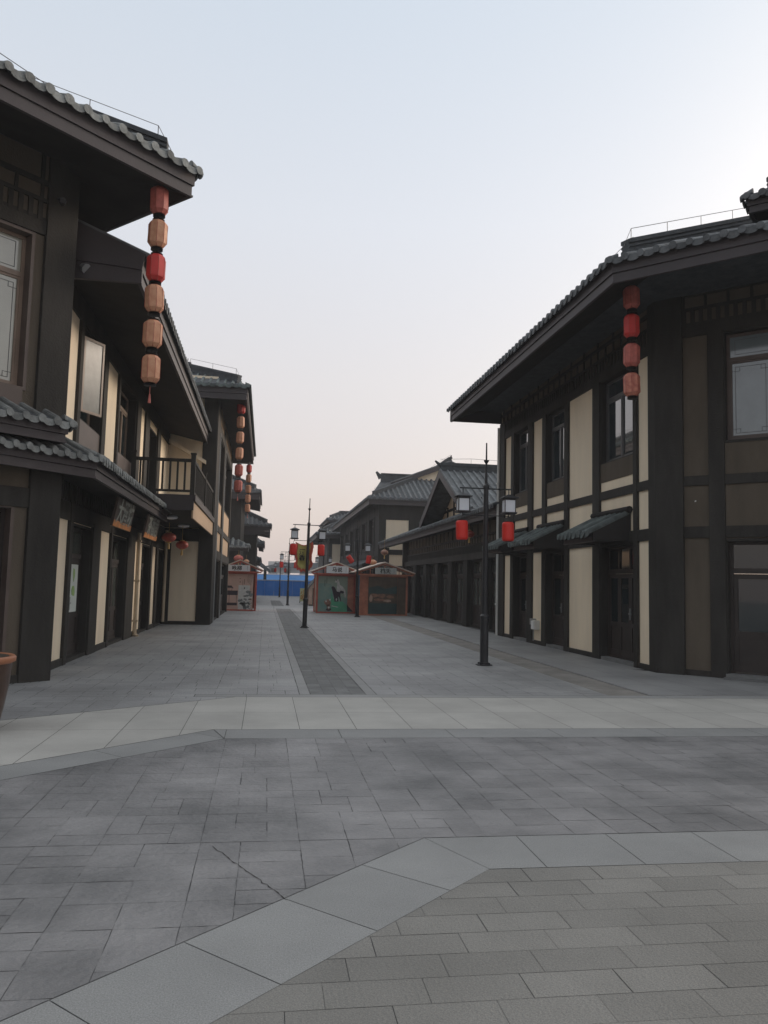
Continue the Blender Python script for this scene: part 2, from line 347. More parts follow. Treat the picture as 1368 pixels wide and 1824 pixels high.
def roof(root, P, z, depth, tan=0.45, tm='tile', pitch=0.27, fh=0.30, fh2=0.20, soff=1.3, srise=0.25, hips=True, ridge=True, wires=True, name='roof', back=True, fm='fascia', r=0.056):
    """z = underside of the fascia"""
    N_, M = mitres(P); zt = z+fh+fh2; m = MB(); ca = 1/math.sqrt(1+tan*tan)
    # deck: darkened to stand in for shade in the dirty troughs between rolls
    d = MB(); zr = zt+depth*tan
    sweep(d, P, [(0.05, zt-0.03), (0.05, zt+0.0), (-depth, zr), (-depth, (zt if back else zr-0.1)), (-0.03, zt-0.03)])
    ro = d.build(name, 'ridge', root)
    # tile rolls and drip tongues
    for i in range(len(P)-1):
        p0 = Vector((P[i][0], P[i][1])); p1 = Vector((P[i+1][0], P[i+1][1])); L = (p1-p0).length; dr = (p1-p0)/L; n = N_[i]
        k0 = -M[i].dot(dr) if i > 0 else 0.0; k1 = M[i+1].dot(dr) if i < len(P)-2 else 0.0   # at inward depth t: s from k0*t.. (k0>0 convex)
        cnt = max(2, int(round(L/pitch))); st = L/cnt
        for j in range(cnt+1):
            s = j*st; tmx = depth
            if k0 > 0.01: tmx = min(tmx, s/k0)
            if k1 > 0.01: tmx = min(tmx, (L-s)/k1)
            if tmx < 0.12 and not (j in (0, cnt)): continue
            tmx = max(tmx, 0.1)
            def pt(t, a, h): q = p0+dr*(s+a)-n*t; return (q.x, q.y, zt+t*tan+h)
            rj = r*random.uniform(0.90, 1.10); hj = random.uniform(-.010, .014); prof = [(math.cos(math.pi*q/6)*rj, math.sin(math.pi*q/6)*rj*1.05+0.012+hj) for q in range(7)]
            prof = [(-rj, -0.03)]+prof[::-1]+[(rj, -0.03)] if False else [(rj, -0.02)]+prof+[(-rj, -0.02)]
            v0 = [pt(-0.10, a, h-0.0) for a, h in prof]; v1 = [pt(tmx, a, h) for a, h in prof]; kk = len(prof)
            fs = [(q, q+1, kk+q+1, kk+q) for q in range(kk-1)]+[tuple(range(kk))[::-1], tuple(range(kk, 2*kk))]
            m.add(v0+v1, fs)
            # round end cap
            vs = [pt(-0.115, math.cos(2*math.pi*q/10)*rj*1.12, 0.012+math.sin(2*math.pi*q/10)*rj*1.12) for q in range(10)]+[pt(-0.085, math.cos(2*math.pi*q/10)*rj*1.12, 0.012+math.sin(2*math.pi*q/10)*rj*1.12) for q in range(10)]
            m.add(vs, [tuple(range(10))[::-1], tuple(range(10, 20))]+[(q, (q+1) % 10, 10+(q+1) % 10, 10+q) for q in range(10)])
            if j < cnt:   # tongue below the trough
                w = st/2-r*0.5; c = st/2; dz = random.uniform(-.012, .012)
                arc = [(c-w, 0.015), (c-w, -0.03)]+[(c-w*math.cos(math.pi*q/6), -0.03-math.sin(math.pi*q/6)*w*0.6+dz) for q in range(1, 6)]+[(c+w, -0.03), (c+w, 0.015)]
                a0 = [pt(-0.095, a, h) for a, h in arc]; a1 = [pt(-0.07, a, h) for a, h in arc]; kk = len(arc)
                m.add(a0+a1, [tuple(range(kk)), tuple(range(kk, 2*kk))[::-1]]+[(q, kk+q, kk+(q+1) % kk, (q+1) % kk) for q in range(kk)])
                # trough lap from eave inward (slightly curved strip)
    m.build('roof_tiles', tm, ro)
    if fh > 0:
        f = MB(); sweep(f, P, [(-0.05, zt-0.035), (0.0, zt-0.035), (0.0, z+fh2+0.012), (-0.05, z+fh2+0.012)])
        f.build('fascia_board', fm, ro)
        f = MB(); sweep(f, P, [(-0.07, z+fh2+0.006), (-0.028, z+fh2+0.006), (-0.028, z+0.03), (-0.012, z+0.03), (-0.012, z), (-0.07, z)])
        f.build('fascia_board', fm, ro)
        s_ = MB(); sweep(s_, P, [(-0.07, z+0.02), (-0.07, z+0.10), (-soff, z+srise+0.1), (-soff, z+srise)])
        s_.build('soffit', 'soffit', ro)
    rg = MB(); wr = MB()
    def ridge_run(A, B, w=0.11, h=0.26):
        A = Vector(A); B = Vector(B); d_ = (B-A).normalized(); sd_ = d_.cross(Vector((0, 0, 1))).normalized()*w
        for (k, h0, h1) in ((1.0, -0.1, h*0.25), (0.75, h*0.25, h*0.4), (0.95, h*0.4, h*0.55), (0.7, h*0.55, h*0.7), (1.0, h*0.7, h)):
            a = [A+sd_*k, A-sd_*k, B-sd_*k, B+sd_*k]; vs = [v+Vector((0, 0, h0)) for v in a]+[v+Vector((0, 0, h1)) for v in a]
            rg.add(vs, [(0, 1, 2, 3), (7, 6, 5, 4), (0, 4, 5, 1), (1, 5, 6, 2), (2, 6, 7, 3), (3, 7, 4, 0)])
        if wires:
            L = (B-A).length; nn = max(1, int(L/1.1)); tops = []
            for q in range(nn+1):
                b_ = A.lerp(B, (q+0.15)/(nn+0.3)); t_ = b_+Vector((0, 0, h+0.2)); wr.tube([b_+Vector((0, 0, h-0.05)), t_], 0.007, 4); tops.append(t_)
            tops = [A+Vector((0, 0, h*0.5))-d_*0.06]+tops
            wr.tube(tops, 0.006, 4)
    if hips:
        for i in range(1, len(P)-1):
            if (Vector(P[i+1])-Vector(P[i])).normalized().dot(N_[i-1]) < 0:
                q0 = Vector((P[i][0]-M[i].x*0.32, P[i][1]-M[i].y*0.32, zt+0.32*tan+0.05)); q1 = Vector((P[i][0]-M[i].x*depth, P[i][1]-M[i].y*depth, zr+0.05)); ridge_run(q0, q1)
    if ridge:
        for i in range(len(P)-1):
            a = Vector((P[i][0]-M[i].x*depth, P[i][1]-M[i].y*depth, zr)); b = Vector((P[i+1][0]-M[i+1].x*depth, P[i+1][1]-M[i+1].y*depth, zr)); ridge_run(a, b, 0.14, 0.36)
    if rg.v: rg.build('ridge', 'ridge', ro)
    if wr.v: wr.build('lightning_wire', 'wire', ro)
    return ro
def gable_block(root, A, B, zr, half, drop, wm='cream', tm='tile', oh=0.35, name='roof'):
    """gabled roof, ridge A->B, slopes both sides; gable wall at A"""
    A = Vector(A); B = Vector(B); d = (B-A).normalized(); n = Vector((d.y, -d.x)); tan = drop/half; ze = zr-drop
    d0 = A-d*oh; m = MB()
    for sgn in (1, -1):
        e0, e1 = d0+n*half*sgn, B+n*half*sgn
        m.add([(d0.x, d0.y, zr), (B.x, B.y, zr), (e1.x, e1.y, ze), (e0.x, e0.y, ze)]+[(d0.x, d0.y, zr-0.12), (B.x, B.y, zr-0.12), (e1.x, e1.y, ze-0.12), (e0.x, e0.y, ze-0.12)],
              [(0, 1, 2, 3), (4, 7, 6, 5), (0, 3, 7, 4), (3, 2, 6, 7), (2, 1, 5, 6)])
    ro = m.build(name, tm, root); t = MB(); L = (B-d0).length; cnt = int(L/0.3)
    for sgn in (1, -1):
        for j in range(cnt+1):
            p = d0+d*(L*j/cnt); q = p+n*half*sgn
            t.tube([(p.x, p.y, zr+0.02), (q.x, q.y, ze+0.02)], 0.06, 6)
    t.build('roof_tiles', tm, ro)
    g = MB(); F = frame(A.x, A.y, n.x, n.y, -d.x, -d.y)
    g.fpoly(F, [(-half+0.15, ze-0.05), (half-0.15, ze-0.05), (0, zr-0.1)], -0.1, 0); g.build('gable_wall', wm, root)
    b = MB()
    for sgn in (1, -1):
        b.fpoly(F, [(0, zr-0.02), (sgn*half, ze-0.02), (sgn*half, ze-0.34), (0, zr-0.36)][::sgn], oh-0.02, oh+0.05)
    b.build('bargeboard', 'fascia', ro)
    rg = MB(); sd_ = Vector((n.x, n.y, 0))*0.14
    a = Vector((d0.x, d0.y, zr)); bb = Vector((B.x, B.y, zr))
    for (k, h0, h1) in ((1, -.05, .1), (.7, .1, .2), (1, .2, .34)):
        q = [a+sd_*k, a-sd_*k, bb-sd_*k, bb+sd_*k]; rg.add([v+Vector((0, 0, h0)) for v in q]+[v+Vector((0, 0, h1)) for v in q], [(0, 1, 2, 3), (7, 6, 5, 4), (0, 4, 5, 1), (1, 5, 6, 2), (2, 6, 7, 3), (3, 7, 4, 0)])
    rg.tube([a+Vector((0, 0, 0.2)), a+Vector((-d.x*0.25, -d.y*0.25, 0.42))], [0.1, 0.04], 6)
    rg.build('ridge', 'ridge', ro)
    w = MB(); w.tube([a+Vector((0, 0, .5)), a.lerp(bb, .25)+Vector((0, 0, .58)), a.lerp(bb, .5)+Vector((0, 0, .55)), bb+Vector((0, 0, .56))], 0.008, 4)
    for q in (.25, .5, .75): c = a.lerp(bb, q); w.tube([c+Vector((0, 0, .3)), c+Vector((0, 0, .56))], 0.008, 4)
    w.build('lightning_wire', 'wire', ro)
    return ro
random.seed(4)
R2 = math.sqrt(0.5)
# ------------------------------------------------------------------ ground
def clip(poly, a, b, c):    # keep a*x+b*y<=c
    o = []
    for i in range(len(poly)):
        p, q = poly[i], poly[(i+1) % len(poly)]; fp, fq = a*p[0]+b*p[1]-c, a*q[0]+b*q[1]-c
        if fp <= 0: o.append(p)
        if (fp < 0 < fq) or (fq < 0 < fp): t = fp/(fp-fq); o.append((p[0]+(q[0]-p[0])*t, p[1]+(q[1]-p[1])*t))
    return o
def slab(mb, poly, cons, z=0.0):
    for c in cons:
        poly = clip(poly, *c)
        if len(poly) < 3: return
    mb.add([(x, y, z) for x, y in poly], [tuple(range(len(poly)))])
def rect(x0, x1, y0, y1, g): return [(x0+g, y0+g), (x1-g, y0+g), (x1-g, y1-g), (x0+g, y1-g)]
m = MB(); m.quad((-400, -60, -0.016), (400, -60, -0.016), (400, 900, -0.016), (-400, 900, -0.016)); struct(m.build('ground', 'ground'))
m = MB(); m.quad((-9, -8, -0.012), (16, -8, -0.012), (16, 52, -0.012), (-9, 52, -0.012)); struct(m.build('paving_bed', 'joint'))
def ashlar(mb, x0, x1, y0, y1, cons, mx=0.6, my=0.6, g=0.0024):
    T = [[(0, 0, .5, .33), (.5, 0, 1, .33), (0, .33, .33, 1), (.33, .33, 1, .67), (.33, .67, 1, 1)], [(0, 0, .5, .5), (.5, 0, 1, .5), (0, .5, .5, 1), (.5, .5, 1, 1)],
         [(0, 0, .67, .33), (.67, 0, 1, .67), (.33, .67, 1, 1), (0, .33, .33, 1), (.33, .33, .67, .67)], [(0, 0, .5, .67), (0, .67, .5, 1), (.5, 0, 1, .33), (.5, .33, 1, 1)],
         [(0, 0, 1, .35), (0, .35, .45, 1), (.45, .35, 1, .7), (.45, .7, 1, 1)], [(0, 0, .4, .5), (0, .5, .4, 1), (.4, 0, 1, .4), (.4, .4, 1, .7), (.4, .7, 1, 1)], [(0, 0, .5, 1), (.5, 0, 1, .5), (.5, .5, 1, 1)]]
    ny = int((y1-y0)/my)+1; nx = int((x1-x0)/mx)+1
    for i in range(nx):
        for j in range(ny):
            for (a, b, c, d) in random.choice(T):
                gg = g*random.choice((0.25, 0.5, 1.0, 1.0, 1.5)); X0, X1, Y0, Y1 = x0+(i+a)*mx, x0+(i+c)*mx, y0+(j+b)*my, y0+(j+d)*my
                ga, gb, gc, ge = [g*random.choice((0.2, 0.4, 0.8, 1.3)) for _ in range(4)]; jt = lambda: random.uniform(-.0025, .0025)
                n = 4; pts = []
                for (ax, ay, bx, by) in ((X0+ga, Y0+gb, X1-gc, Y0+gb), (X1-gc, Y0+gb, X1-gc, Y1-ge), (X1-gc, Y1-ge, X0+ga, Y1-ge), (X0+ga, Y1-ge, X0+ga, Y0+gb)):
                    for q in range(n): pts.append((ax+(bx-ax)*q/n+(jt() if ax == bx else 0), ay+(by-ay)*q/n+(jt() if ay == by else 0)))
                slab(mb, pts, list(cons)+[(-1, 0, -x0), (1, 0, x1), (0, -1, -y0), (0, 1, y1)])
m = MB(); m.quad((-6, -1.6, -.005), (1.0, -1.6, -.005), (12.3, 5.12, -.005), (12.3, 8.41, -.005), (-.3, 8.41, -.005), (-6, 2.7, -.005)); struct(m.build('stamped_bed', 'joint_soft'))
m = MB(); m.quad((-3.63, 11.62, -.0055), (5.2, 11.62, -.0055), (5.2, 48, -.0055), (-3.63, 48, -.0055)); struct(m.build('street_bed', 'joint_soft'))
# octagonal plaza: central pavers, border, stamped ring, outer border, light slabs
m = MB()
for j in range(-30, 24):
    y0 = -0.25+j*0.2; off = (j % 3)*0.137+random.uniform(-.015, .015)
    for i in range(-16, 40):
        g = random.choice((0.0008, 0.0012, 0.0022)); slab(m, rect(i*0.41+off, (i+1)*0.41+off, y0, y0+0.2, g), [(0, 1, 4.55), (-1, 1, 3.23), (1, 0, 9)])
struct(m.build('central_paving', 'paver'))
m = MB(); sl = 0.605
for i in range(-1, 20): slab(m, rect(1.06+i*sl, 1.06+(i+1)*sl, 4.553, 5.127, 0.0025), [(-.577, -.261, -.577*1.06-.261*5.13-.002), (1, 0, 12)])
for i in range(0, 12):
    t0, t1 = i*0.64, (i+1)*0.64; e = 0.0026
    a = lambda t, w: (1.06-t*R2+w*R2, 5.13-t*R2-w*R2)
    p = [a(t0+e-0.0, e), a(t1-e, e), a(t1-e, 0.594-e), a(t0+e, 0.594-e)]
    if i == 0: p = [(1.06, 5.127), (1.321, 4.553)]+[a(t1-e, 0.594-e), a(t1-e, e)]
    slab(m, p, [(-1, 0, 4)])
struct(m.build('border_slabs', 'slab_border'))
m = MB()
ashlar(m, -0.33-0.6*8, 12.3, 5.133, 8.397, [(-1, 1, 8.74)])
ashlar(m, -0.33-0.6*10, 1.5, -1.47, 5.13, [(1, -1, -4.075), (0, 1, 5.131)])
struct(m.build('stamped_paving', 'stamped'))
m = MB()
for i in range(-1, 12): slab(m, rect(-0.35+i*1.2, -0.35+(i+1)*1.2, 8.403, 8.90, 0.003), [(-.5, -.136, -.970)])
a = lambda t, w: (-0.35-t*R2-w*R2*1.0, 8.40-t*R2+w*R2)
for i in range(-1, 6): slab(m, [a(i*1.2+.003, 0.003), a((i+1)*1.2-.003, 0.003), a((i+1)*1.2-.003, 0.447), a(i*1.2+.003, 0.447)], [(.5, .136, .965)])
struct(m.build('outer_border_slabs', 'slab_border'))
m = MB(); ys = [2.7, 3.85, 5.0, 6.1, 7.3, 8.905, 10.05, 11.35]
for j in range(len(ys)-1):
    for i in range(-14, 22):
        slab(m, rect(-0.19+i*0.625, -0.19+(i+1)*0.625, ys[j], ys[j+1], 0.0028),
             [(-.75, 1, 11.6)] + ([(1, -1, -9.40)] if ys[j] < 8.9 else []))
struct(m.build('light_paving_band', 'slab_light'))
m = MB(); ashlar(m, -9, -.36, 5, 11.345, [(.75, -1, -11.62)]); ashlar(m, -9, -.91, 11.35, 11.62, [], my=.27); ashlar(m, -9, -3.63, 11.63, 14.0, []); struct(m.build('apron', 'street'))
m = MB(); random.seed(8); cp = [(-.25+.42*q/24+random.uniform(-.008, .008), 5.05-.85*q/24+random.uniform(-.008, .008)) for q in range(25)]; random.seed(4)
for i in range(len(cp)-1):
    w0, w1 = .0006+.0022*math.sin(i*1.7+.5)**2, .0006+.0022*math.sin(i*1.7+2.2)**2
    m.quad((cp[i][0]-w0, cp[i][1]-w0, .003), (cp[i+1][0]-w1, cp[i+1][1]-w1, .003), (cp[i+1][0]+w1, cp[i+1][1]+w1, .003), (cp[i][0]+w0, cp[i][1]+w0, .003))
struct(m.build('paving_crack', 'soffit'))
# the street
m = MB()
for (x0, x1) in ((-3.62, 0.545), (1.665, 5.2)):
    y = 11.62
    while y < 48:
        y2 = min(y+5.95, 48); st = 0.6 if y < 30 else 0.9
        ashlar(m, x0, x1, y, y2-0.012, [], mx=(x1-x0)/round((x1-x0)/st), my=(y2-y-.012)/round((y2-y)/st), g=0.004); y = y2
struct(m.build('street', 'street'))
m = MB()
for i in range(-6, 10): slab(m, rect(-0.2+i*1.25, -0.2+(i+1)*1.25, 11.36, 11.61, .003), [(-1, 0, 0.9), (1, 0, 11)])
for j in range(0, 31):
    for (x0, x1) in ((0.55, 0.70), (1.51, 1.66)): slab(m, rect(x0, x1, 11.62+j*1.2, 11.62+(j+1)*1.2, .004), [(0, 1, 48)])
struct(m.build('kerb_trim', 'kerb'))
m = MB()
for j in range(0, 122):
    for i in range(4): slab(m, rect(0.71+i*0.1975+(j % 2)*0.0, 0.71+(i+1)*0.1975, 11.62+j*0.3, 11.62+(j+1)*0.3, .004), [(0, 1, 48)], -0.004)
for j in range(0, 50):
    for i in range(4): slab(m, rect(0.5+i*0.2, 0.5+(i+1)*0.2, 53+j*0.3, 53+(j+1)*0.3, .004), [], -0.004)
struct(m.build('drain_channel', 'channel'))
m = MB(); m.quad((5.2, 11.62, -.002), (5.85, 11.62, -.002), (5.95, 48, -.002), (5.2, 48, -.002)); struct(m.build('gutter_strip', 'strip_brown'))
m = MB()
for j in range(0, 30):
    for i in range(3 if j > 2 else 8): slab(m, rect(5.90+i*.62, 5.90+(i+1)*.62, 11.62+j*1.22, 11.62+(j+1)*1.22, .003), [(0, 1, 48), (1, 1, 22.6 if j < 3 else 99), (1, 0, 7.75 if j > 2 else 99)], 0.012)
m.box(5.85, 5.90, 11.62, 48, -0.02, 0.014); m.box(5.90, 11.0, 11.612, 11.625, -.02, .0115)
struct(m.build('pavement', 'street'))
m = MB()
for j in range(0, 20):
    for i in range(0, 10):
        slab(m, rect(-3.6+i*2.1, -3.6+(i+1)*2.1, 48.02+j*2, 48.02+(j+1)*2, .01), [(-1, 0, 3.6), (1, 0, 14)], -0.006)
struct(m.build('far_street', 'street'))

# ------------------------------------------------------------------ right corner house
HC = 'dark framed two storey house'
b = thing('corner_house', (7.65, 14.75, 0), 'large cream and dark-framed corner house on the right with small tiled door canopies', 'house')
FS = frame(7.65, 0, 0, 1, -1, 0); FC = frame(7.65, 14.75, 1, -1, -1, -1)
opD = [(15.74, 17.45, 0.05, 2.55), (19.68, 21.05, 0.05, 2.55), (22.62, 23.92, 0.05, 2.55)]; opW = [(15.82, 17.45, 4.49, 6.4), (19.72, 21.05, 4.49, 6.4), (22.62, 23.92, 4.49, 6.4)]
opC = [(1.28, 2.95, 0.05, 2.55), (1.28, 2.95, 4.47, 6.55)]
m = MB(); wall(m, FS, 14.75, 25.5, 0, 8.0, opD+opW); m.quad((7.65, 25.5, 0), (14, 25.5, 0), (14, 25.5, 8), (7.65, 25.5, 8)); m.build('wall', 'cream', b)
m = MB(); wall(m, FC, 0, 4.4, 0, 8.0, opC); e = FC(4.4, 0); m.quad((e[0], e[1], 0), (18, e[1], 0), (18, e[1], 8), (e[0], e[1], 8)); m.quad((18, e[1], 0), (18, 25.5, 0), (18, 25.5, 8), (18, e[1], 8)); m.build('wall', 'brown_panel', b)
reveals(b, FS, opD+opW); reveals(b, FC, opC)
posts(b, FS, [(15.57, 15.74, -.05, 6.45), (17.47, 17.86, -.05, 6.45), (19.42, 19.68, -.05, 6.45), (21.07, 21.36, -.05, 6.45), (22.2, 22.6, -.05, 6.45), (23.94, 24.24, -.05, 6.45), (24.95, 25.5, -.05, 7.0)])
m = MB()
# corner pillar wraps the corner
c0, c1, c2 = FS(15.02, 0, 0.08), FS(14.75-.03, 0, 0.08), FC(0.5, 0, 0.08)
pl = [(7.75, 15.02), (7.57, 15.02), (7.57, 14.715), (FC(0.5, 0, .08)[0], FC(0.5, 0, .08)[1]), (FC(0.5, 0, -.1)[0], FC(0.5, 0, -.1)[1])]
m.v = [(x, y, z) for z in (-.05, 7.6) for x, y in pl]; k = len(pl); m.f = [tuple(range(k))[::-1], tuple(range(k, 2*k))]+[(i, (i+1) % k, k+(i+1) % k, k+i) for i in range(k)]; m.build('post', 'timber', b, bevel=.008)
bay = [(15.02, 15.57), (17.86, 19.42), (21.36, 22.2), (24.24, 24.95)]
beams(b, FS, [(14.9, 25.3, 2.60, 2.84), (14.9, 25.3, 3.64, 3.83), (14.9, 25.3, 6.42, 6.62)]+[(x0-.02, x1+.02, -.05, 0.12) for x0, x1 in bay])
for (a0, a1, _, _) in opW: panels(b, FS, [(a0-.06, a1+.06, 4.05, 4.47)], 'brown_panel')
posts(b, FC, [(0.97, 1.26, -.05, 6.6), (2.97, 3.26, -.05, 6.6), (3.9, 4.4, -.05, 7.4)], .05)
beams(b, FC, [(0.4, 4.3, 2.62, 2.84), (0.4, 4.3, 3.63, 3.82), (0.4, 4.3, 6.58, 6.80), (0.4, 1.0, -.05, .12), (3.2, 4, -.05, .12)], .035)
frieze(b, FS, 14.95, 25.4, 6.62); frieze(b, FC, 0.4, 4.2, 6.8)
for o in opW: window(b, FS, *o[:4], cols=2, fm='frame_grey', gm='glass_sky', dep=.12)
window(b, FC, *opC[1], cols=2, fm='frame', gm='glass_film_skytone', tr=True, trans=0.5, dep=.14, fw=.06)
door(b, FC, 1.28, 2.95, 2.55, leaves=2)
for o in opD: door(b, FS, o[0], o[1], 2.55, leaves=2 if o[1]-o[0] < 1.6 else 3)
m = MB()
for o in opD: m.fbox(FS, o[0]+.02, o[1]-.02, -.02, 0.085, -.2, 0.03)
m.fbox(FC, 1.25, 3.0, -.02, .1, -.2, .12); m.fbox(FC, 1.25, 3.0, -.02, .05, .12, .3); m.build('step', 'channel', b)
roof(b, [(5.88, 25.5), (5.88, 12.97), (8.96, 9.89), (18, 9.89)], 7.0, 4.2, 0.42, fh=0.26, fh2=.17, soff=1.75, srise=0.75, pitch=.27, ridge=False)
m = MB(); m.fpoly(frame(5.88, 25.5, 1, 0, 0, 1), [(.0, 7.02), (1.9, 7.02), (1.9, 8.1), (0, 7.36)], -0.04, 0.0); m.build('end_board', 'fascia', b)
m = MB(); m.tube([(6.05, 25.3, 7.58), (6.02, 19, 7.6), (6.02, 13.4, 7.6), (6.35, 13.1, 7.95)], .006, 4)
for q in (24, 21, 18, 15.5): m.tube([(6.03, q, 7.4), (6.03, q, 7.6)], .006, 4)
m.build('lightning_wire', 'wire', b)
# raised upper roof tier
P_ = lambda u, v: FC(u, 0, v)[:2]
m = MB(); wall(m, frame(*P_(2.6, -.3), 1, -1, -1, -1), 0, 4, 7.5, 9.4, []); m.build('wall', 'timber', b)
roof(b, [P_(1.95, -4), P_(1.95, 1.05), P_(7, 1.05)], 8.35, 2.2, .42, fh=.2, fh2=.12, soff=1.2, srise=.3, ridge=False, name='upper_roof')
for (a0, a1) in ((15.98, 17.7), (19.75, 21.5), (22.6, 24.2)):
    roof(b, [(6.80, a1), (6.80, a0)], 2.60, 0.84, .50, tm='tile_green', fh=.12, fh2=.10, soff=.87, srise=.05, pitch=.23, hips=False, ridge=False, wires=False, name='canopy', r=.062)
    m = MB()
    for q in (a0-.055, a1+.01):
        F = frame(7.65, q, -1, 0, 0, -1); m.fpoly(F, [(0.02, 2.62), (.86, 2.62), (.86, 2.80), (0.02, 3.24)], -0.05, 0)
    m.tube([(7.58, a0-.12, 3.30), (7.58, a1+.08, 3.30)], .07, 8); m.build('canopy_end', 'soffit', b)
m = MB(); m.tube([(7.58, 25.56, 0.0), (7.58, 25.56, 6.9)], .05, 8)
for z in (1, 3, 5): m.box(7.52, 7.66, 25.5, 25.62, z, z+.05)
m.build('downpipe', 'plastic_white', b)
t = thing('meter_box', (7.6, 21.8, .5), 'small pale box low on the cream wall of the right corner house', 'meter box')
m = MB(); m.box(7.49, 7.65, 21.62, 21.86, .42, .68); m.build('box', 'plastic_white', t, bevel=.01)
m = MB(); m.box(7.47, 7.49, 21.64, 21.84, .44, .66); m.build('lid', 'white', t)
m = MB(); m.box(7.52, 7.65, 21.9, 22.1, .55, .72); m.tube([(7.6, 22.0, .55), (7.6, 22.0, 0.1)], .02, 6); m.build('junction_box', 'steel', t)
t = thing('wall_hook', FC(0.72, 3.33, .02), 'tiny white metal bracket on a brown panel of the right corner house', 'bracket')
m = MB(); m.fbox(FC, .71, .73, 3.32, 3.345, .018, .03); m.tube([FC(.72, 3.335, .03), FC(.72, 3.335, .06), FC(.72, 3.31, .07)], .006, 5); m.build('hook', 'white', t)

# ------------------------------------------------------------------ right low house with cross gable
b = thing('low_house', (8.1, 25.6, 0), 'dark single-storey right house with a row of tall doors and a timbered cross gable', 'house')
FL = frame(8.1, 0, 0, 1, -1, 0)
ops = [(26.2+i*2.75, 28.2+i*2.75, .05, 2.6) for i in range(7)]
m = MB(); wall(m, FL, 25.5, 45.5, 0, 4.4, ops); m.quad((8.1, 45.5, 0), (14, 45.5, 0), (14, 45.5, 4.5), (8.1, 45.5, 4.5)); m.build('wall', 'timber', b)
reveals(b, FL, ops)
posts(b, FL, [(o[1]+.05, o[1]+.70, -.05, 2.75) for o in ops], .16)
beams(b, FL, [(25.55, 45.5, 2.62, 2.86)], .20)
frieze(b, FL, 25.6, 45.4, 2.9)
for o in ops: door(b, FL, o[0], o[1], 2.6, leaves=3, dep=.08, gm='glass_shop')
roof(b, [(7.5, 53), (7.5, 25.56)], 3.95, 3.6, .40, fh=.24, fh2=.14, soff=.65, srise=.1, pitch=.3, wires=False)
gable_block(b, (8.75, 35.4), (13.5, 35.4), 6.85, 4.6, 2.15, oh=1.0, wm='cream')
m = MB(); F = frame(8.75, 35.4, 0, 1, -1, 0)
for q in (-2.6, -1.3, 0, 1.3, 2.6): m.fbox(F, q-.07, q+.07, 4.6, 6.6-abs(q)*.47, 0, .05)
m.fbox(F, -3.6, 3.6, 5.15, 5.27, 0, .045); m.build('beam', 'timber', b)
m = MB(); m.box(7.8, 8.1, 52.4, 52.8, 0, 4.0); m.build('post', 'timber', b); m = MB(); m.box(7.8, 8.1, 45.2, 45.5, 0, 4.0); m.build('post', 'timber', b)

# ------------------------------------------------------------------ right far two-storey house
b = thing('gabled_house', (7.65, 54, 0), 'two-storey dark right house with a large gabled tile roof behind the low house', 'house')
FN = frame(7.65, 54, 1, 0, 0, -1); FS3 = frame(7.65, 0, 0, 1, -1, 0)
ops = [(57+i*4.5, 59.4+i*4.5, 4.3, 6.3) for i in range(6)]; opd = [(57+i*4.5, 59.4+i*4.5, .05, 2.6) for i in range(6)]
m = MB(); wall(m, FN, 0, 11, 0, 7.4, []); m.build('wall', 'cream', b)
m = MB(); wall(m, FS3, 54, 83, 0, 8, ops+opd); m.quad((18.6, 54, 0), (18.6, 83, 0), (18.6, 83, 8), (18.6, 54, 8)); m.build('wall', 'timber', b)
reveals(b, FS3, ops+opd)
posts(b, FN, [(0, .42, -.05, 7.2), (2.0, 4.5, -.05, 7.2), (8, 8.4, -.05, 7.2), (10.6, 11, -.05, 7.2)])
beams(b, FN, [(0, 11, 2.5, 2.85), (0, 11, 3.6, 3.95), (0, 11, 6.0, 7.3), (0, 11, -.05, .15)])
posts(b, FS3, [(54, 54.4, -.05, 7.2)]+[(o[0]-.5, o[0]-.05, -.05, 7) for o in ops]+[(o[1]+.05, o[1]+.5, -.05, 7) for o in ops])
beams(b, FS3, [(54, 83, 2.6, 2.9), (54, 83, 3.5, 3.9), (54, 83, 6.35, 7.3)])

for o in ops: window(b, FS3, *o[:4], cols=2)
for o in opd: door(b, FS3, o[0], o[1], 2.6, handle=False)
roof(b, [(19.5, 53.2), (6.75, 53.2), (6.75, 84), (19.5, 84)][::-1], 6.95, 4.0, .46, fh=.28, fh2=.2, soff=.9, srise=.4, pitch=.36, ridge=False, r=.09)
gable_block(b, (13.2, 57.2), (13.2, 80), 10.7, 4.4, 1.75, oh=.3)
m = MB(); m.box(8.1, 10.4, 57.1, 57.4, 8.9, 9.55); m.box(8.1, 10.4, 57.05, 57.45, 9.55, 9.65); m.tube([(8.1, 57.25, 9.3), (7.75, 57.2, 9.75)], [.2, .08], 6); m.build('ridge', 'ridge', b)
m = MB(); m.add([(7.6, 56.6, 8.3), (10.6, 56.6, 8.6), (10.6, 57.2, 9.1), (8.1, 57.2, 9.1), (7.6, 58.6, 8.2), (10.6, 58.6, 8.6)], [(0, 1, 2, 3), (3, 2, 5, 4), (0, 3, 4)])
m.build('upper_roof', 'tile', b)
roof(b, [(6.85, 69), (6.85, 57)], 2.75, .8, .5, fh=.14, fh2=.1, soff=.8, srise=.1, hips=False, ridge=False, wires=False, name='canopy')

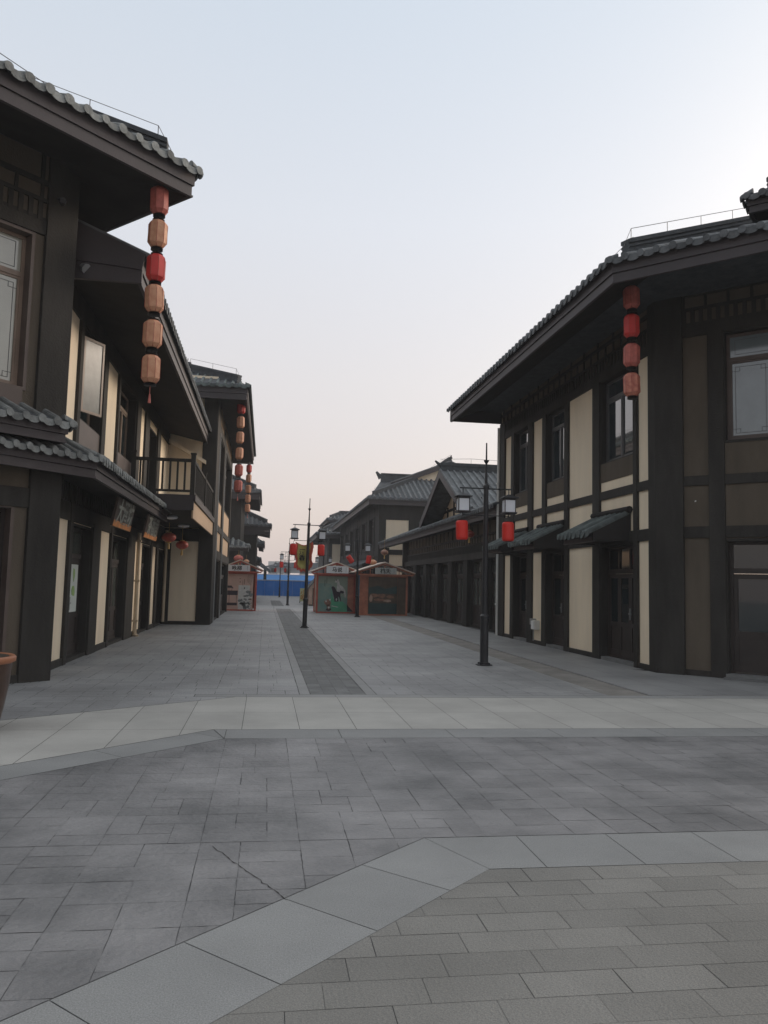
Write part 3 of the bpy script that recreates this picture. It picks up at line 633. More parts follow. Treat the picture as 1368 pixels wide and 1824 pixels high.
b = thing('far_house', (6.6, 85, 0), 'distant two-storey right house with one cream end panel, past the gabled house', 'house')
FN = frame(6.6, 85, 1, 0, 0, -1); m = MB(); wall(m, FN, 0, 9, 0, 7.2, []); m.quad((6.6, 85, 0), (6.6, 100, 0), (6.6, 100, 7.2), (6.6, 85, 7.2)); m.build('wall', 'cream', b)
m = MB(); m.box(6.5, 6.58, 85.02, 100, 0, 7.2); m.build('side_wall', 'timber', b)
posts(b, FN, [(0, .35, -.05, 6.5), (1.55, 9, -.05, 3.2)]); beams(b, FN, [(0, 9, 2.7, 3.2), (0, 9, 5.7, 6.6)])
roof(b, [(16, 84.4), (5.2, 84.4), (5.2, 101), (16, 101)][::-1], 6.3, 2.6, .5, fh=.3, fh2=.2, soff=1.2, srise=.3, pitch=.4, ridge=True, wires=False, r=.1)
roof(b, [(13, 87), (6.5, 87), (6.5, 99)][::-1], 8.2, 1.6, .45, fh=.2, fh2=.15, soff=.6, srise=.2, pitch=.4, wires=False, r=.1, name='upper_roof')
m = MB(); wall(m, frame(6.9, 87.5, 1, 0, 0, -1), 0, 6, 6, 8.6, []); m.quad((6.9, 87.5, 6), (6.9, 99, 6), (6.9, 99, 8.6), (6.9, 87.5, 8.6)); m.build('wall', 'far_dark', b)

# ------------------------------------------------------------------ left corner house (set at 45 degrees)
b = thing('plaza_house', (-3.3, 13.05, 0), 'brown-panelled corner house at the left edge under the biggest overhanging eave', 'house')
FC = frame(-3.3, 13.05, -1, -1, 1, -1)
opw = (0.65, 2.7, 4.45, 6.85); opd = (0.70, 2.7, .05, 2.6)
m = MB(); wall(m, FC, 0, 5.6, 0, 9, [opw, opd]); FQ = frame(-3.3, 13.05, -1, 1, 1, 1); wall(m, FQ, 0, 5, 0, 9, []); FE = frame(*FC(5.6, 0)[:2], -1, 1, -1, -1); wall(m, FE, 0, 5, 0, 9, []); m.build('wall', 'brown_panel', b)
reveals(b, FC, [opw, opd], 'frame')
posts(b, FC, [(-.02, .45, -.05, 8.3), (2.75, 3.0, -.05, 6.9), (5.1, 5.62, -.05, 8.3)], .07)
m = MB(); m.fbox(FQ, -.068, .42, -.05, 8.3, -.1, .065); m.build('post', 'timber', b, bevel=.008)
beams(b, FC, [(.4, 5.3, 2.62, 2.92), (.4, 5.3, 3.6, 3.85), (.4, 5.3, 6.9, 7.12), (.4, .68, -.05, .12)], .04)
panels(b, FC, [(.65, 2.7, 3.85, 4.42)], 'frame')
frieze(b, FC, .42, 5.2, 7.12)
window(b, FC, *opw, cols=3, fm='frame_warm', gm='glass_pale', tr=True, trans=.62, dep=.16)
door(b, FC, .70, 2.7, 2.6, leaves=2)
U = lambda u, v: (-3.3+(u+v)*R2, 13.05+(u-v)*R2)
roof(b, [U(-7.5, 1.6), U(1.14, 1.6), U(1.14, -5)], 7.75, 3.6, .42, tm='tile_pale', fh=.28, fh2=.18, soff=1.6, srise=.45, pitch=.29, ridge=False, r=.062)
roof(b, [U(-5.8, .62), U(-.22, .62), U(-.22, -.1)], 3.60, .66, .42, tm='tile_pale', fh=.20, fh2=.12, soff=.62, srise=.05, pitch=.24, hips=False, ridge=False, wires=False, name='canopy', r=.055)
m = MB(); e0 = Vector((*U(-7, 1.5), 8.98)); e1 = Vector((*U(.55, 1.25), 8.30)); m.tube([e0, e1], .007, 4)
for q in (.30, .55, .76): c = e0.lerp(e1, q); m.tube([c, c-Vector((0, 0, .42))], .006, 4)
m.build('lightning_wire', 'wire', b)
t = thing('floodlight', (-3.3, 13.5, 6.7), 'small grey floodlight bracketed to the side of the left pillar below the eave', 'floodlight')
m = MB(); m.tube([(-3.42, 13.35, 6.72), (-3.2, 13.5, 6.72)], .02, 6); m.build('bracket', 'metal', t)
m = MB(); m.tube([(-3.22, 13.46, 6.75), (-3.1, 13.36, 6.66)], [.06, .09], 8); m.build('housing', 'steel', t)
t = thing('security_camera', (-3.3, 12.9, 7.4), 'dark security camera under the eave at the top of the left corner pillar', 'camera')
m = MB(); m.tube([FC(.3, 7.55, .07), FC(.3, 7.5, .25)], .02, 6); m.build('arm', 'metal', t)
m = MB(); m.tube([FC(.3, 7.45, .2), FC(.42, 7.38, .42)], .05, 8); m.build('camera_body', 'metal', t)

# ------------------------------------------------------------------ left street wing
b = thing('shop_house', (-3.6, 13.4, 0), 'long left row house with cream panels, tiled mid-height canopy and a balcony', 'house')
FS = frame(-3.6, 0, 0, 1, 1, 0)
opD = [(15.45, 17.15, .05, 2.55), (19.35, 21.4, .05, 2.55), (24.2, 25.65, .05, 2.55), (27.5, 29.1, .05, 2.55)]
opW = [(15.55, 17.4, 4.6, 6.35), (19.5, 21.85, 4.6, 6.35), (24.3, 26.0, 3.85, 6.1)]
m = MB(); wall(m, FS, 13.36, 29.2, 0, 7.2, opD+opW); m.quad((-3.6, 13.36, 0), (-9, 13.36, 0), (-9, 13.36, 7.2), (-3.6, 13.36, 7.2)); m.build('wall', 'cream', b)
reveals(b, FS, opD+opW)
posts(b, FS, [(13.42, 14.2, -.05, 2.7), (15.2, 15.43, -.05, 6.4), (17.2, 17.95, -.05, 2.7), (17.42, 17.8, 3.5, 6.4), (19.15, 19.33, -.05, 6.4), (21.45, 22.6, -.05, 2.7), (21.9, 22.5, 3.5, 6.4), (23.4, 24.15, 3.5, 6.4), (25.7, 26.0, -.05, 2.7), (26.05, 26.7, 3.8, 6.4), (27.05, 27.45, -.05, 2.7)])
beams(b, FS, [(13.5, 29.15, 2.62, 2.95), (13.5, 29.15, 3.6, 3.8), (13.5, 29.15, 6.38, 7.0)]+[(x0, x1, -.05, .13) for x0, x1 in ((14.18, 15.22), (17.93, 19.17), (22.58, 24.18), (26, 27.07))])
panels(b, FS, [(o[0]-.03, o[1]+.03, 3.82, 4.58) for o in opW[:2]], 'frame')
m = MB(); m.fbox(FS, 13.6, 29, 2.96, 3.4, 0, .03); x = 13.7
while x < 29: m.fbox(FS, x, x+.08, 2.96, 3.36, .02, .06); x += .18
m.build('frieze', 'timber', b)
for o in opW[:2]: window(b, FS, *o[:4], cols=2 if o[1]-o[0] < 2 else 3, fm='frame_warm', gm='glass')
window(b, FS, *opW[2], cols=2, fm='frame_warm', trans=.4)
for i, o in enumerate(opD): door(b, FS, o[0], o[1], 2.55, leaves=3 if i == 1 else 2, gm='glass_shop')
# open casement
m = MB(); F = frame(-3.56, 15.45, .50, 1, -1, .50)
for q in ((0, .05, 4.70, 6.15), (.55, .60, 4.70, 6.15), (.05, .55, 4.70, 4.75), (.05, .55, 6.10, 6.15)): m.fbox(F, *q, -.02, .02)
s_ = m.build('casement', 'frame_warm', b); m = MB(); m.fbox(F, .05, .55, 4.75, 6.10, -.006, .006); m.build('glass', 'glass_dull', s_)
m = MB()
# stickers on the first door
m = MB(); m.fbox(FS, 15.60, 16.20, .90, 1.5, -.174, -.168); m.fbox(FS, 16.39, 17.0, .90, 1.84, -.174, -.168); m.build('window_film', 'sticker_white', b)
m = MB(); random.seed(9)
for k in range(9):
    cx, cz = (15.9, 16.65)[k % 2]+random.uniform(-.08, .08), random.uniform(1.1, 1.7); q = [(cx+math.cos(a)*random.uniform(.05, .1), cz+math.sin(a)*random.uniform(.06, .16)) for a in [i*math.pi/4 for i in range(8)]]
    m.fpoly(FS, q, -.168, -.162+.0005*k)
m.build('leaf_decal', 'sticker_green', b)
random.seed(5)
roof(b, [(-2.22, 13.42), (-2.22, 29.15)], 6.5, 2.5, .42, fh=.30, fh2=.20, soff=1.35, srise=.3, pitch=.27, ridge=True, hips=False, wires=False)
roof(b, [U(-4.2, .78), (-2.72, 13.17), (-2.72, 22.7)], 3.17, .86, .46, tm='tile_pale', fh=.22, fh2=.13, soff=.8, srise=.1, pitch=.21, hips=False, ridge=False, wires=False, name='canopy', r=.05)
m = MB(); m.tube([(-3.5, 29.0, 0.1), (-3.5, 29.0, 3.3)], .055, 8); m.build('downpipe', 'pipe_beige', b)
m = MB(); m.tube([(-3.5, 22.9, 0), (-3.5, 22.9, 2.85)], .055, 8); m.tube([(-3.5, 22.9, .05), (-3.42, 22.85, .0)], .06, 8)
for z in (.4, 1.5, 2.6): m.box(-3.62, -3.43, 22.83, 22.97, z, z+.05)
m.build('downpipe', 'pipe_beige', b)
m = MB(); m.fpoly(frame(-2.22, 13.42, -1, 0, 0, -1), [(0, 6.5), (3.6, 6.5), (3.6, 8.45), (0, 6.98)], -.02, .05); m.fpoly(frame(-2.22, 13.42, -1, 0, 0, -1), [(0, 6.72), (3.6, 7.0), (3.6, 8.52), (-.05, 6.99)], .05, .08); m.build('end_board', 'fascia', b)
# balcony
m = MB(); m.box(-3.6, -1.97, 21.3, 29.18, 3.42, 3.75); ba = m.build('balcony', 'timber', b, bevel=.01)
m = MB(); m.box(-1.97, -1.93, 21.35, 29.15, 3.2, 3.62); m.build('edge_board', 'tan', ba)
m = MB(); m.box(-3.6, -1.92, 21.27, 21.33, 3.40, 3.80); m.box(-1.94, -1.88, 21.27, 29.18, 3.64, 3.80); m.build('trim', 'fascia', ba)
rl = MB()
for (x, y) in ((-3.5, 21.38), (-1.98, 21.38), (-1.98, 25.2), (-1.98, 29.0)): rl.box(x-.06, x+.06, y-.06, y+.06, 3.75, 4.88); rl.box(x-.075, x+.075, y-.075, y+.075, 4.88, 4.92)
rl.box(-3.5, -1.98, 21.34, 21.42, 4.68, 4.76); rl.box(-2.02, -1.94, 21.38, 29.0, 4.68, 4.76); rl.box(-3.5, -1.98, 21.36, 21.4, 3.88, 3.94); rl.box(-2.0, -1.96, 21.38, 29.0, 3.88, 3.94)
x = -3.33
while x < -2.1: rl.box(x-.025, x+.025, 21.36, 21.4, 3.94, 4.68); x += .19
y = 21.6
while y < 28.9: rl.box(-2.0, -1.96, y-.025, y+.025, 3.94, 4.68); y += .22
rl.build('railing', 'timber', ba)
for k, (y, z) in enumerate(((23.6, 3.36), (27.2, 3.36))):
    t = thing('ceiling_light', (-2.75, y, z), ('nearer' if k == 0 else 'farther')+' round white ceiling light under the left balcony', 'light'); m = MB(); m.lathe(-2.75, y, [(.05, z+.06), (.17, z+.05), (.20, z+.01), (.17, z-.03), (.06, z-.05)], 16); m.build('shade', 'lamp_pane', t, smooth=True)
# ------------------------------------------------------------------ left tall house
b = thing('tall_house', (-1.95, 29.2, 0), 'tall tan-panelled left house stepping out to the street just beyond the balcony', 'house')
FN = frame(-1.95, 29.2, -1, 0, 0, -1); FS = frame(-1.95, 0, 0, 1, 1, 0)
opd = [(31.2, 34.0, .05, 2.35), (35.0, 41.4, .05, 2.35)]; opw = [(31.4, 34.2, 4.75, 7.2), (35.1, 41.2, 4.75, 7.2)]
m = MB(); wall(m, FN, 0, 8, 0, 9, []); m.build('wall', 'cream', b)
m = MB(); wall(m, FS, 29.2, 42, 0, 9, opd+opw); m.quad((-1.95, 42, 0), (-9, 42, 0), (-9, 42, 9), (-1.95, 42, 9)); m.build('wall', 'tan', b)
reveals(b, FS, opd+opw)
posts(b, FN, [(-.03, .45, -.05, 8.9), (1.4, 1.65, -.05, 3.4)]); beams(b, FN, [(.3, 1.65, -.05, .12), (0, 3, 2.95, 3.4)])
posts(b, FS, [(29.17, 30.8, -.05, 8.4), (34.3, 34.9, -.05, 8), (41.5, 42, -.05, 8.4)]); beams(b, FS, [(29.3, 41.9, 2.4, 2.75), (29.3, 41.9, 3.5, 3.75), (29.3, 41.9, 7.25, 7.6)], .05)
for y in (30.80, 34.90): m = MB(); m.fbox(FS, y, y+.07, 0, 7.2, .02, .09); m.build('trim', 'steel', b)
for o in opw: window(b, FS, *o[:4], cols=3, fm='frame')
for o in opd: door(b, FS, o[0], o[1], 2.35, leaves=3)
roof(b, [(-9, 28.3), (-.85, 28.3), (-.85, 44.2), (-9, 44.2)], 8.0, 2.4, .42, tm='tile_green', fh=.32, fh2=.2, soff=1.05, srise=.2, pitch=.27, ridge=True)
m = MB(); F = frame(-3.6, 29.0, 1, 0, 0, -1); m.fpoly(F, [(0, 6.6), (1.35, 5.85), (1.35, 5.72), (0, 6.45)], -.05, .12); m.build('moulding', 'cream', b)
# ------------------------------------------------------------------ farther left houses
b = thing('dim_house', (-1.75, 54.5, 0), 'dark two-storey house behind the left kiosk with a tile canopy above its ground floor', 'house')
FN = frame(-1.75, 54.5, -1, 0, 0, -1); FS = frame(-1.75, 0, 0, 1, 1, 0)
m = MB(); wall(m, FN, 0, 7, 0, 8, []); wall(m, FS, 54.5, 63, 0, 8, []); m.build('wall', 'timber', b)
posts(b, FN, [(0, .4, -.05, 7), (1.2, 1.5, -.05, 7)]); beams(b, FN, [(0, 7, 2.8, 3.1), (0, 7, 6.2, 6.6)])
roof(b, [(-9, 53.5), (-.55, 53.5), (-.55, 63)], 7.0, 3, .5, fh=.35, fh2=.22, soff=1.1, srise=.2, pitch=.36, ridge=True, wires=False, r=.09)
roof(b, [(-9, 53.6), (-1.15, 53.6), (-1.15, 54.6)], 3.55, .9, .5, tm='tile_pale', fh=.2, fh2=.15, soff=.8, srise=.1, pitch=.36, hips=False, ridge=False, wires=False, name='canopy', r=.09)
b = thing('porch_house', (-.8, 64, 0), 'lower distant house with a tiled eave jutting farthest over the left side of the street', 'house')
m = MB(); m.box(-8, -.8, 64, 71, 0, 5.6); m.build('wall', 'timber', b)
roof(b, [(-8, 63.2), (.28, 63.2), (.28, 68)], 5.2, 1.8, .5, fh=.5, fh2=.3, soff=1.1, srise=.2, pitch=.36, wires=False, r=.09)
b = thing('end_house', (-.9, 73, 0), 'last dark house at the far end of the left row with stepped narrow eaves', 'house')
m = MB(); m.box(-8, -.9, 73, 84, 0, 6.8); m.build('wall', 'timber', b)
for (z, x) in ((6.2, -.35), (4.6, -.25), (3.1, -.5)): roof(b, [(-8, 72.4), (x, 72.4), (x, 84)], z, 1.0, .5, fh=.25, fh2=.2, soff=.5, srise=.1, pitch=.5, hips=False, ridge=False, wires=False, r=.12, name='eave')
b = thing('pavilion', (-.1, 96, 0), 'small dark pavilion roof on a post rising behind the blue hoarding', 'pavilion')
m = MB(); F = frame(-2.5, 96, 1, 0, 0, -1); m.fpoly(F, [(0, 4.5), (1.5, 4.2), (3.1, 2.9), (3.1, 2.55), (1.4, 3.6), (0, 3.8)], -2, .5); m.build('roof', 'tile', b)
m = MB(); m.box(-.2, .15, 95.7, 96, 0, 3.3); m.build('post', 'timber', b); m = MB(); m.box(-2.3, -2.0, 95.7, 96, 0, 3.8); m.build('post', 'timber', b)
# ------------------------------------------------------------------ hanging lanterns
ORD = ['topmost', 'second', 'third', 'fourth', 'fifth', 'sixth']
def lantern(x, y, z, kind, label, group, h=.43, r=.148, last=False, first=False, gap=.16, tilt=0.0, cord=.12):
    """octagonal lantern, z = its middle"""
    t = thing('lantern', (x, y, z), label, 'lantern', group); rot = random.uniform(0, .6)
    m = MB(); m.lathe(x, y, [(r*.62, z-h*.5), (r*.98, z-h*.36), (r, z-h*.30), (r, z+h*.32), (r*.95, z+h*.40), (r*.62, z+h*.5)], 8, rot); m.build('shade', kind, t)
    m = MB()
    for k in range(8):
        a = 2*math.pi*k/8+rot; c, s = math.cos(a), math.sin(a)
        m.tube([(x+c*r*.62, y+s*r*.62, z-h*.5), (x+c*r, y+s*r, z-h*.33), (x+c*r, y+s*r, z+h*.34), (x+c*r*.62, y+s*r*.62, z+h*.5)], .005, 4)
    m.build('rib', 'lantern_rib' if kind != 'lantern_vivid' else 'lantern_red', t)
    m = MB()
    for zz in (z-h*.5-.02, z-h*.5-.045, z+h*.5+.02): m.lathe(x, y, [(r*.6, zz-.006), (r*.66, zz), (r*.6, zz+.006)], 12)
    m.tube([(x, y, z+h*.5), (x, y, z+h*.5+cord)], .006, 5); m.tube([(x-r*.5, y, z+h*.5), (x-r*.5, y, z+h*.5+cord)], .003, 4); m.tube([(x+r*.5, y, z+h*.5), (x+r*.5, y, z+h*.5+cord)], .003, 4)
    m.build('frame', 'metal', t)
    if last:
        m = MB(); m.tube([(x, y, z-h*.5-.02), (x, y, z-h*.5-.18)], .006, 5); m.tube([(x, y, z-h*.5-.18), (x, y, z-h*.5-.32)], [.012, .025], 8); m.build('tassel', 'lantern_worn', t)
    t.rotation_euler = (random.uniform(-.03, .03), random.uniform(-.03, .03), 0)
    return t
random.seed(2)
g = 'six lanterns strung under the big left corner eave'
K = ['lantern_worn', 'lantern_peach', 'lantern_red', 'lantern_peach', 'lantern_peach', 'lantern_peach']; nm = {'lantern_worn': 'dull red', 'lantern_peach': 'faded peach', 'lantern_red': 'bright red', 'lantern_faded': 'patchy pink'}
for i, z in enumerate((7.60, 7.05, 6.49, 5.99, 5.42, 4.86)):
    lantern(-1.89, 12.65, z, K[i], f'{ORD[i]} lantern of the big left corner eave string, {nm[K[i]]}', g, last=(i == 5), cord=.12 if i else .5)
g = 'four lanterns strung under the right corner eave'
for i, (z, k) in enumerate(zip((7.07, 6.52, 5.96, 5.40), ('lantern_worn', 'lantern_red', 'lantern_worn', 'lantern_faded'))):
    lantern(6.62, 13.75, z, k, f'{ORD[i]} lantern of the four hanging at the right corner eave, {nm[k]}'+(', torn paper' if i == 3 else ''), g, cord=.14 if i else .4, last=False)
g = 'six lanterns strung under the tall left house eave'
K = ['lantern_red', 'lantern_peach', 'lantern_peach', 'lantern_peach', 'lantern_worn', 'lantern_worn']
for i, z in enumerate((7.95, 7.41, 6.84, 6.25, 5.62, 5.04)): lantern(-1.1, 29.5, z, K[i], f'{ORD[i]} lantern of the string under the near eave of the tall left house, {nm[K[i]]}', g, cord=.14 if i else .5, last=(i == 5))
g = 'five lanterns strung at the far end of the tall left house'
K = ['lantern_red', 'lantern_peach', 'lantern_peach', 'lantern_peach', 'lantern_peach']
for i, z in enumerate((7.55, 7.03, 6.46, 5.95, 5.44)): lantern(-1.06, 42.8, z, K[i], f'{ORD[i]} lantern of the small far string behind the tall left house, {nm[K[i]]}', g, cord=.14 if i else .6, last=(i == 4), h=.42)
def round_lantern(x, y, z, r, label, group=None, m_='lantern_round', top=.3):
    t = thing('round_lantern', (x, y, z), label, 'lantern', group)
    m = MB(); n = 24; pr = [(max(.05, r*math.cos(a)), z+r*.72*math.sin(a)) for a in [math.radians(q) for q in range(-78, 79, 12)]]
    vs = []; fs = []
    for rr, zz in pr:
        for k in range(n): a = 2*math.pi*k/n; q = rr*(1+.035*math.cos(a*12)); vs.append((x+q*math.cos(a), y+q*math.sin(a), zz))
    for i in range(len(pr)-1):
        for k in range(n): fs.append((i*n+k, i*n+(k+1) % n, (i+1)*n+(k+1) % n, (i+1)*n+k))
    fs += [tuple(range(n))[::-1], tuple((len(pr)-1)*n+k for k in range(n))]; m.add(vs, fs); m.build('shade', m_, t, smooth=True)
    m = MB(); m.lathe(x, y, [(r*.36, z+r*.66), (r*.36, z+r*.78)], 12); m.lathe(x, y, [(r*.36, z-r*.78), (r*.36, z-r*.66)], 12); m.tube([(x, y, z+r*.7), (x, y, z+r*.7+top)], .006, 5); m.build('cap', 'gold', t)
    m = MB(); m.tube([(x, y, z-r*.75), (x, y, z-r*1.0)], .02, 6); m.tube([(x, y, z-r*1.0), (x, y, z-r*1.7)], [.03, .04], 8); m.build('tassel', 'gold', t)
g = 'round red lanterns under the left balcony'
round_lantern(-2.95, 25.0, 2.86, .21, 'nearer round red lantern with gold tassel hanging under the left balcony', g)
round_lantern(-2.75, 27.0, 2.72, .20, 'farther round red lantern hanging under the left balcony beside the cream wall', g, top=.5)
round_lantern(-1.75, 52.5, 3.02, .30, 'pale red round lantern peeking over the roof peak of the left kiosk', 'lanterns under the canopy behind the left kiosk', 'lantern_worn')
round_lantern(-1.25, 53.0, 2.85, .18, 'smaller pale round lantern right of the left kiosk roof peak', 'lanterns under the canopy behind the left kiosk', 'lantern_peach')
round_lantern(7.75, 30, 3.6, .20, 'dark red round lantern in the low house eave shadow behind the nearest lamp post', None, 'lantern_round')
round_lantern(6.9, 46.5, 3.45, .22, 'brown weathered round lantern at the low house eave tip above the dim kiosk', None, 'k_warm', top=.7)
round_lantern(5.6, 41.8, 2.72, .2, 'pale peach round lantern above the joint of the two right kiosks', None, 'lantern_peach', top=.2)

# ------------------------------------------------------------------ lamp posts
def lamp_post(x, y, label, rot=0.0, detail=True, lean=0.0):
    t = thing('lamp_post', (0, 0, 0), label, 'street lamp', 'twin-armed lamp posts down the street')
    m = MB(); m.lathe(0, 0, [(.17, 0), (.17, .02), (.10, .025), (.10, .06)], 8, .39)
    for k in range(4): a = k*math.pi/2+.78; m.lathe(.125*math.cos(a), .125*math.sin(a), [(.018, .02), (.018, .055)], 6)
    m.build('base_plate', 'pole', t)
    m = MB(); m.lathe(0, 0, [(.085, .05), (.085, .94), (.095, .95), (.095, 1.0), (.075, 1.02), (.062, 1.04), (.055, 2.5), (.05, 3.55), (.05, 3.62), (.062, 3.63), (.062, 3.68), (.03, 3.72), (.02, 4.1), (.02, 4.14), (.055, 4.2), (.055, 4.215), (.018, 4.222), (.014, 4.58)], 8, .39)
    m.build('pole', 'pole', t)
    m = MB(); m.tube([(-.56, 0, 3.62), (.56, 0, 3.62)], .016, 6); m.build('arm', 'pole', t)
    m = MB(); m.tube([(-.48, 0, 3.06), (.48, 0, 3.06)], .011, 6); m.build('arm', 'pole', t)
    for s in (-1, 1):
        X = s*.49; m = MB(); m.tube([(X, 0, 3.62), (X, 0, 3.50)], .012, 5)
        m.lathe(X, 0, [(.235, 3.43), (.235, 3.445), (.06, 3.505), (.03, 3.515)], 4, math.pi/4); m.lathe(X, 0, [(.16, 3.39), (.16, 3.43)], 4, math.pi/4)
        m.lathe(X, 0, [(.17, 3.10), (.20, 3.115), (.20, 3.14), (.16, 3.145)], 4, math.pi/4); m.tube([(X, 0, 3.1), (X, 0, 3.03)], .012, 5)
        for a in (-1, 1):
            for c in (-1, 1): m.box(X+a*.112-.008, X+a*.112+.008, c*.112-.008, c*.112+.008, 3.14, 3.41)
        lp = m.build('lamp', 'pole', t); m = MB(); m.box(X-.108, X+.108, -.108, .108, 3.145, 3.40); m.build('lamp_shade', 'lamp_pane', lp)
    t.location = (x, y, 0); t.rotation_euler = (0, lean, rot); return t
def drum(x, y, z, label, tilt=(0, 0), h=.40, r=.125):
    t = thing('red_lantern', (0, 0, 0), label, 'lantern', 'red drum lanterns hanging from the lamp posts')
    m = MB(); pr = [(r*.70, -h*.5), (r*.86, -h*.48), (r*.97, -h*.42), (r, -h*.35), (r, h*.35), (r*.97, h*.42), (r*.86, h*.48), (r*.70, h*.5)]; m.lathe(0, 0, pr, 20)
    s_ = m.build('shade', 'lantern_vivid', t, smooth=True)
    m = MB(); m.tube([(0, 0, h*.5), (0, 0, h*.5+.1)], .006, 5); m.lathe(0, 0, [(r*.6, h*.5), (r*.6, h*.5+.012)], 12); m.lathe(0, 0, [(r*.6, -h*.5-.012), (r*.6, -h*.5)], 12); m.build('hook', 'metal', t)
    t.location = (x, y, z); t.rotation_euler = (tilt[1], tilt[0], 0); return t
lamp_post(4.47, 15.96, 'nearest lamp post, standing on the right side in front of the corner house')
lamp_post(1.43, 28.4, 'lamp post in the middle of the street with a yellow and red pennant behind it', lean=.012)
lamp_post(4.4, 38.0, 'lamp post in front of the joint between the two right kiosks', lean=-.02)
lamp_post(1.57, 55.0, 'slim distant lamp post left of the street centre, second from the blue hoarding')
lamp_post(1.50, 82.0, 'farthest lamp post, just in front of the blue hoarding')
lamp_post(4.3, 60.0, 'small far lamp post partly hidden behind the teal horse kiosk')
for (x, y, l, tl) in ((4.47, 15.96, 'the nearest lamp post', ((-.03, 0), (-.01, 0))), (1.45, 28.4, 'the middle lamp post with the pennant', ((0, 0), (0, 0))), (4.4, 38.0, 'the lamp post between the right kiosks', ((-.65, .1), (.12, 0))), (1.57, 55.0, 'the slim distant lamp post', ((0, 0), (0, 0))), (1.5, 82, 'the farthest lamp post', ((0, 0), (0, 0)))):
    for i, s in enumerate((-1, 1)):
        st = ' blown almost sideways' if tl[i][0] < -.5 else ''
        drum(x+s*(.48 if i else .50)+(.09 if st else 0), y, 2.74, f"{'left' if i == 0 else 'right'} red lantern{st} hanging from {l}", tl[i])
# pennant
t = thing('pennant', (1.33, 28.5, 3.0), 'yellow pennant with ragged red border and dark characters at the middle lamp post', 'flag')
def flagsurf(pts, off, thick, n, m_):
    m = MB(); F = lambda s, z, o: (1.33+s, 28.52+.05*math.sin(s*9+z*3)+o, z); vs = []; c = (0, 2.5)
    k = len(pts); rings = []
    for q in (1.0, .66, .33):
        rings.append([(c[0]+(a-c[0])*q, c[1]+(z-c[1])*q) for a, z in pts])
    for rg_ in rings: vs += [F(a, z, off) for a, z in rg_]
    vs.append(F(c[0], c[1], off)); fs = []
    for r_ in range(2):
        for i in range(k): fs.append((r_*k+i, r_*k+(i+1) % k, (r_+1)*k+(i+1) % k, (r_+1)*k+i))
    for i in range(k): fs.append((2*k+i, 2*k+(i+1) % k, 3*k))
    m.add(vs, fs); o = m.build(n, m_, t); sl_ = o.modifiers.new('s', 'SOLIDIFY'); sl_.thickness = thick; return o
random.seed(3); ol = []
for i in range(13): f_ = i/12; ol.append((-.30+.02*math.sin(f_*9)+random.uniform(-.012, .012), 3.02-f_*.78))
for i in range(1, 12): a = math.pi+math.pi*i/12; ol.append((.0+.31*math.cos(a), 2.24+.26*math.sin(a)+(-.05 if i % 2 else .02)))
for i in range(13): f_ = 1-i/12; ol.append((.31+.03*math.sin(f_*7)+random.uniform(-.012, .012), 3.04-f_*.80))
for i in range(1, 6): ol.append((.31-.61*i/6, 3.03-.12*math.sin(math.pi*i/6)))
flagsurf(ol, 0, .006, 'border', 'flag_red'); inn = [(a*.70-.01, 2.52+(z-2.52)*.86+.02) for a, z in ol]; flagsurf(inn, -.012, .006, 'cloth', 'flag_yellow')
text('lettering', '酒香', .22, frame(1.33, 28.44, 1, 0, 0, -1), -.06, 2.56, .02, 'ink', t, vertical=True)

# ------------------------------------------------------------------ kiosks
def kiosk(x, y, w, label, sign, dim=False, body='kiosk_red', deep=2.2):
    t = thing('kiosk', (x, y, 0), label, 'kiosk'); F = frame(x, y, 1, 0, 0, -1); h = 2.04; hw = w/2
    rc = 'kiosk_orange' if dim else 'kiosk_red'
    for sx in (-hw, hw-.09):
        for oy in (-.09, -deep): m = MB(); m.fbox(F, sx, sx+.09, 0, h, oy, oy+.09); m.build('post', rc, t)
    m = MB()
    m.fbox(F, -hw, hw, h-.1, h, -.092, -.002); m.fbox(F, -hw, hw, 0, .07, -.092, -.002); m.build('rail', rc, t)
    m = MB(); m.fbox(F, -hw+.04, -hw+.07, .05, h, -deep+.05, -.1); m.build('side_panel', 'k_blue' if dim else 'canvas', t)
    m = MB(); m.fbox(F, hw-.07, hw-.04, .05, h, -deep+.05, -.1); m.build('side_panel', 'k_blue' if dim else rc, t)
    m = MB(); m.fbox(F, -hw+.05, hw-.05, .05, h, -deep+.02, -deep+.05); m.build('back_panel', rc, t)
    ap = 2.66; ov = .34
    m = MB(); zl = h+.10
    for sg in (1, -1):
        P = [(0, ap), (sg*(hw+ov), zl), (sg*(hw+ov), zl+.045), (0, ap+.055)]; m.fpoly(F, P[::sg], -deep-.2, .26)
    ro = m.build('roof', 'kiosk_roof', t)
    m = MB()
    for sg in (1, -1):
        P = [(0, ap-.09), (sg*(hw+ov-.04), zl-.07), (sg*(hw+ov-.04), zl-.005), (0, ap-.005)]; m.fpoly(F, P[::sg], .16, .20)
    m.fbox(F, -hw-ov+.1, hw+ov-.1, h-.02, h+.05, .16, .20); m.fbox(F, -.03, .03, h+.05, ap-.08, .16, .195)
    for q in (-.6, -.3, .3, .6): m.fbox(F, q*hw-.02, q*hw+.02, h+.05, ap-.1-abs(q)*.38, .16, .19)
    m.build('truss', rc, ro)
    s0, s1, z0, z1 = sign[1]; m = MB(); m.fbox(F, s0, s1, z0, z1, .205, .24); sg = m.build('signboard', 'kiosk_sign_dim' if dim else 'kiosk_sign', t)
    text('lettering', sign[0], .27, F, (s0+s1)/2-.02, (z0+z1)/2, .243, 'ink', sg)
    m = MB(); m.fbox(F, s1-.14, s1-.13, z0+.05, z1-.05, .24, .243); m.build('small_print', 'ink', sg)
    return t, F
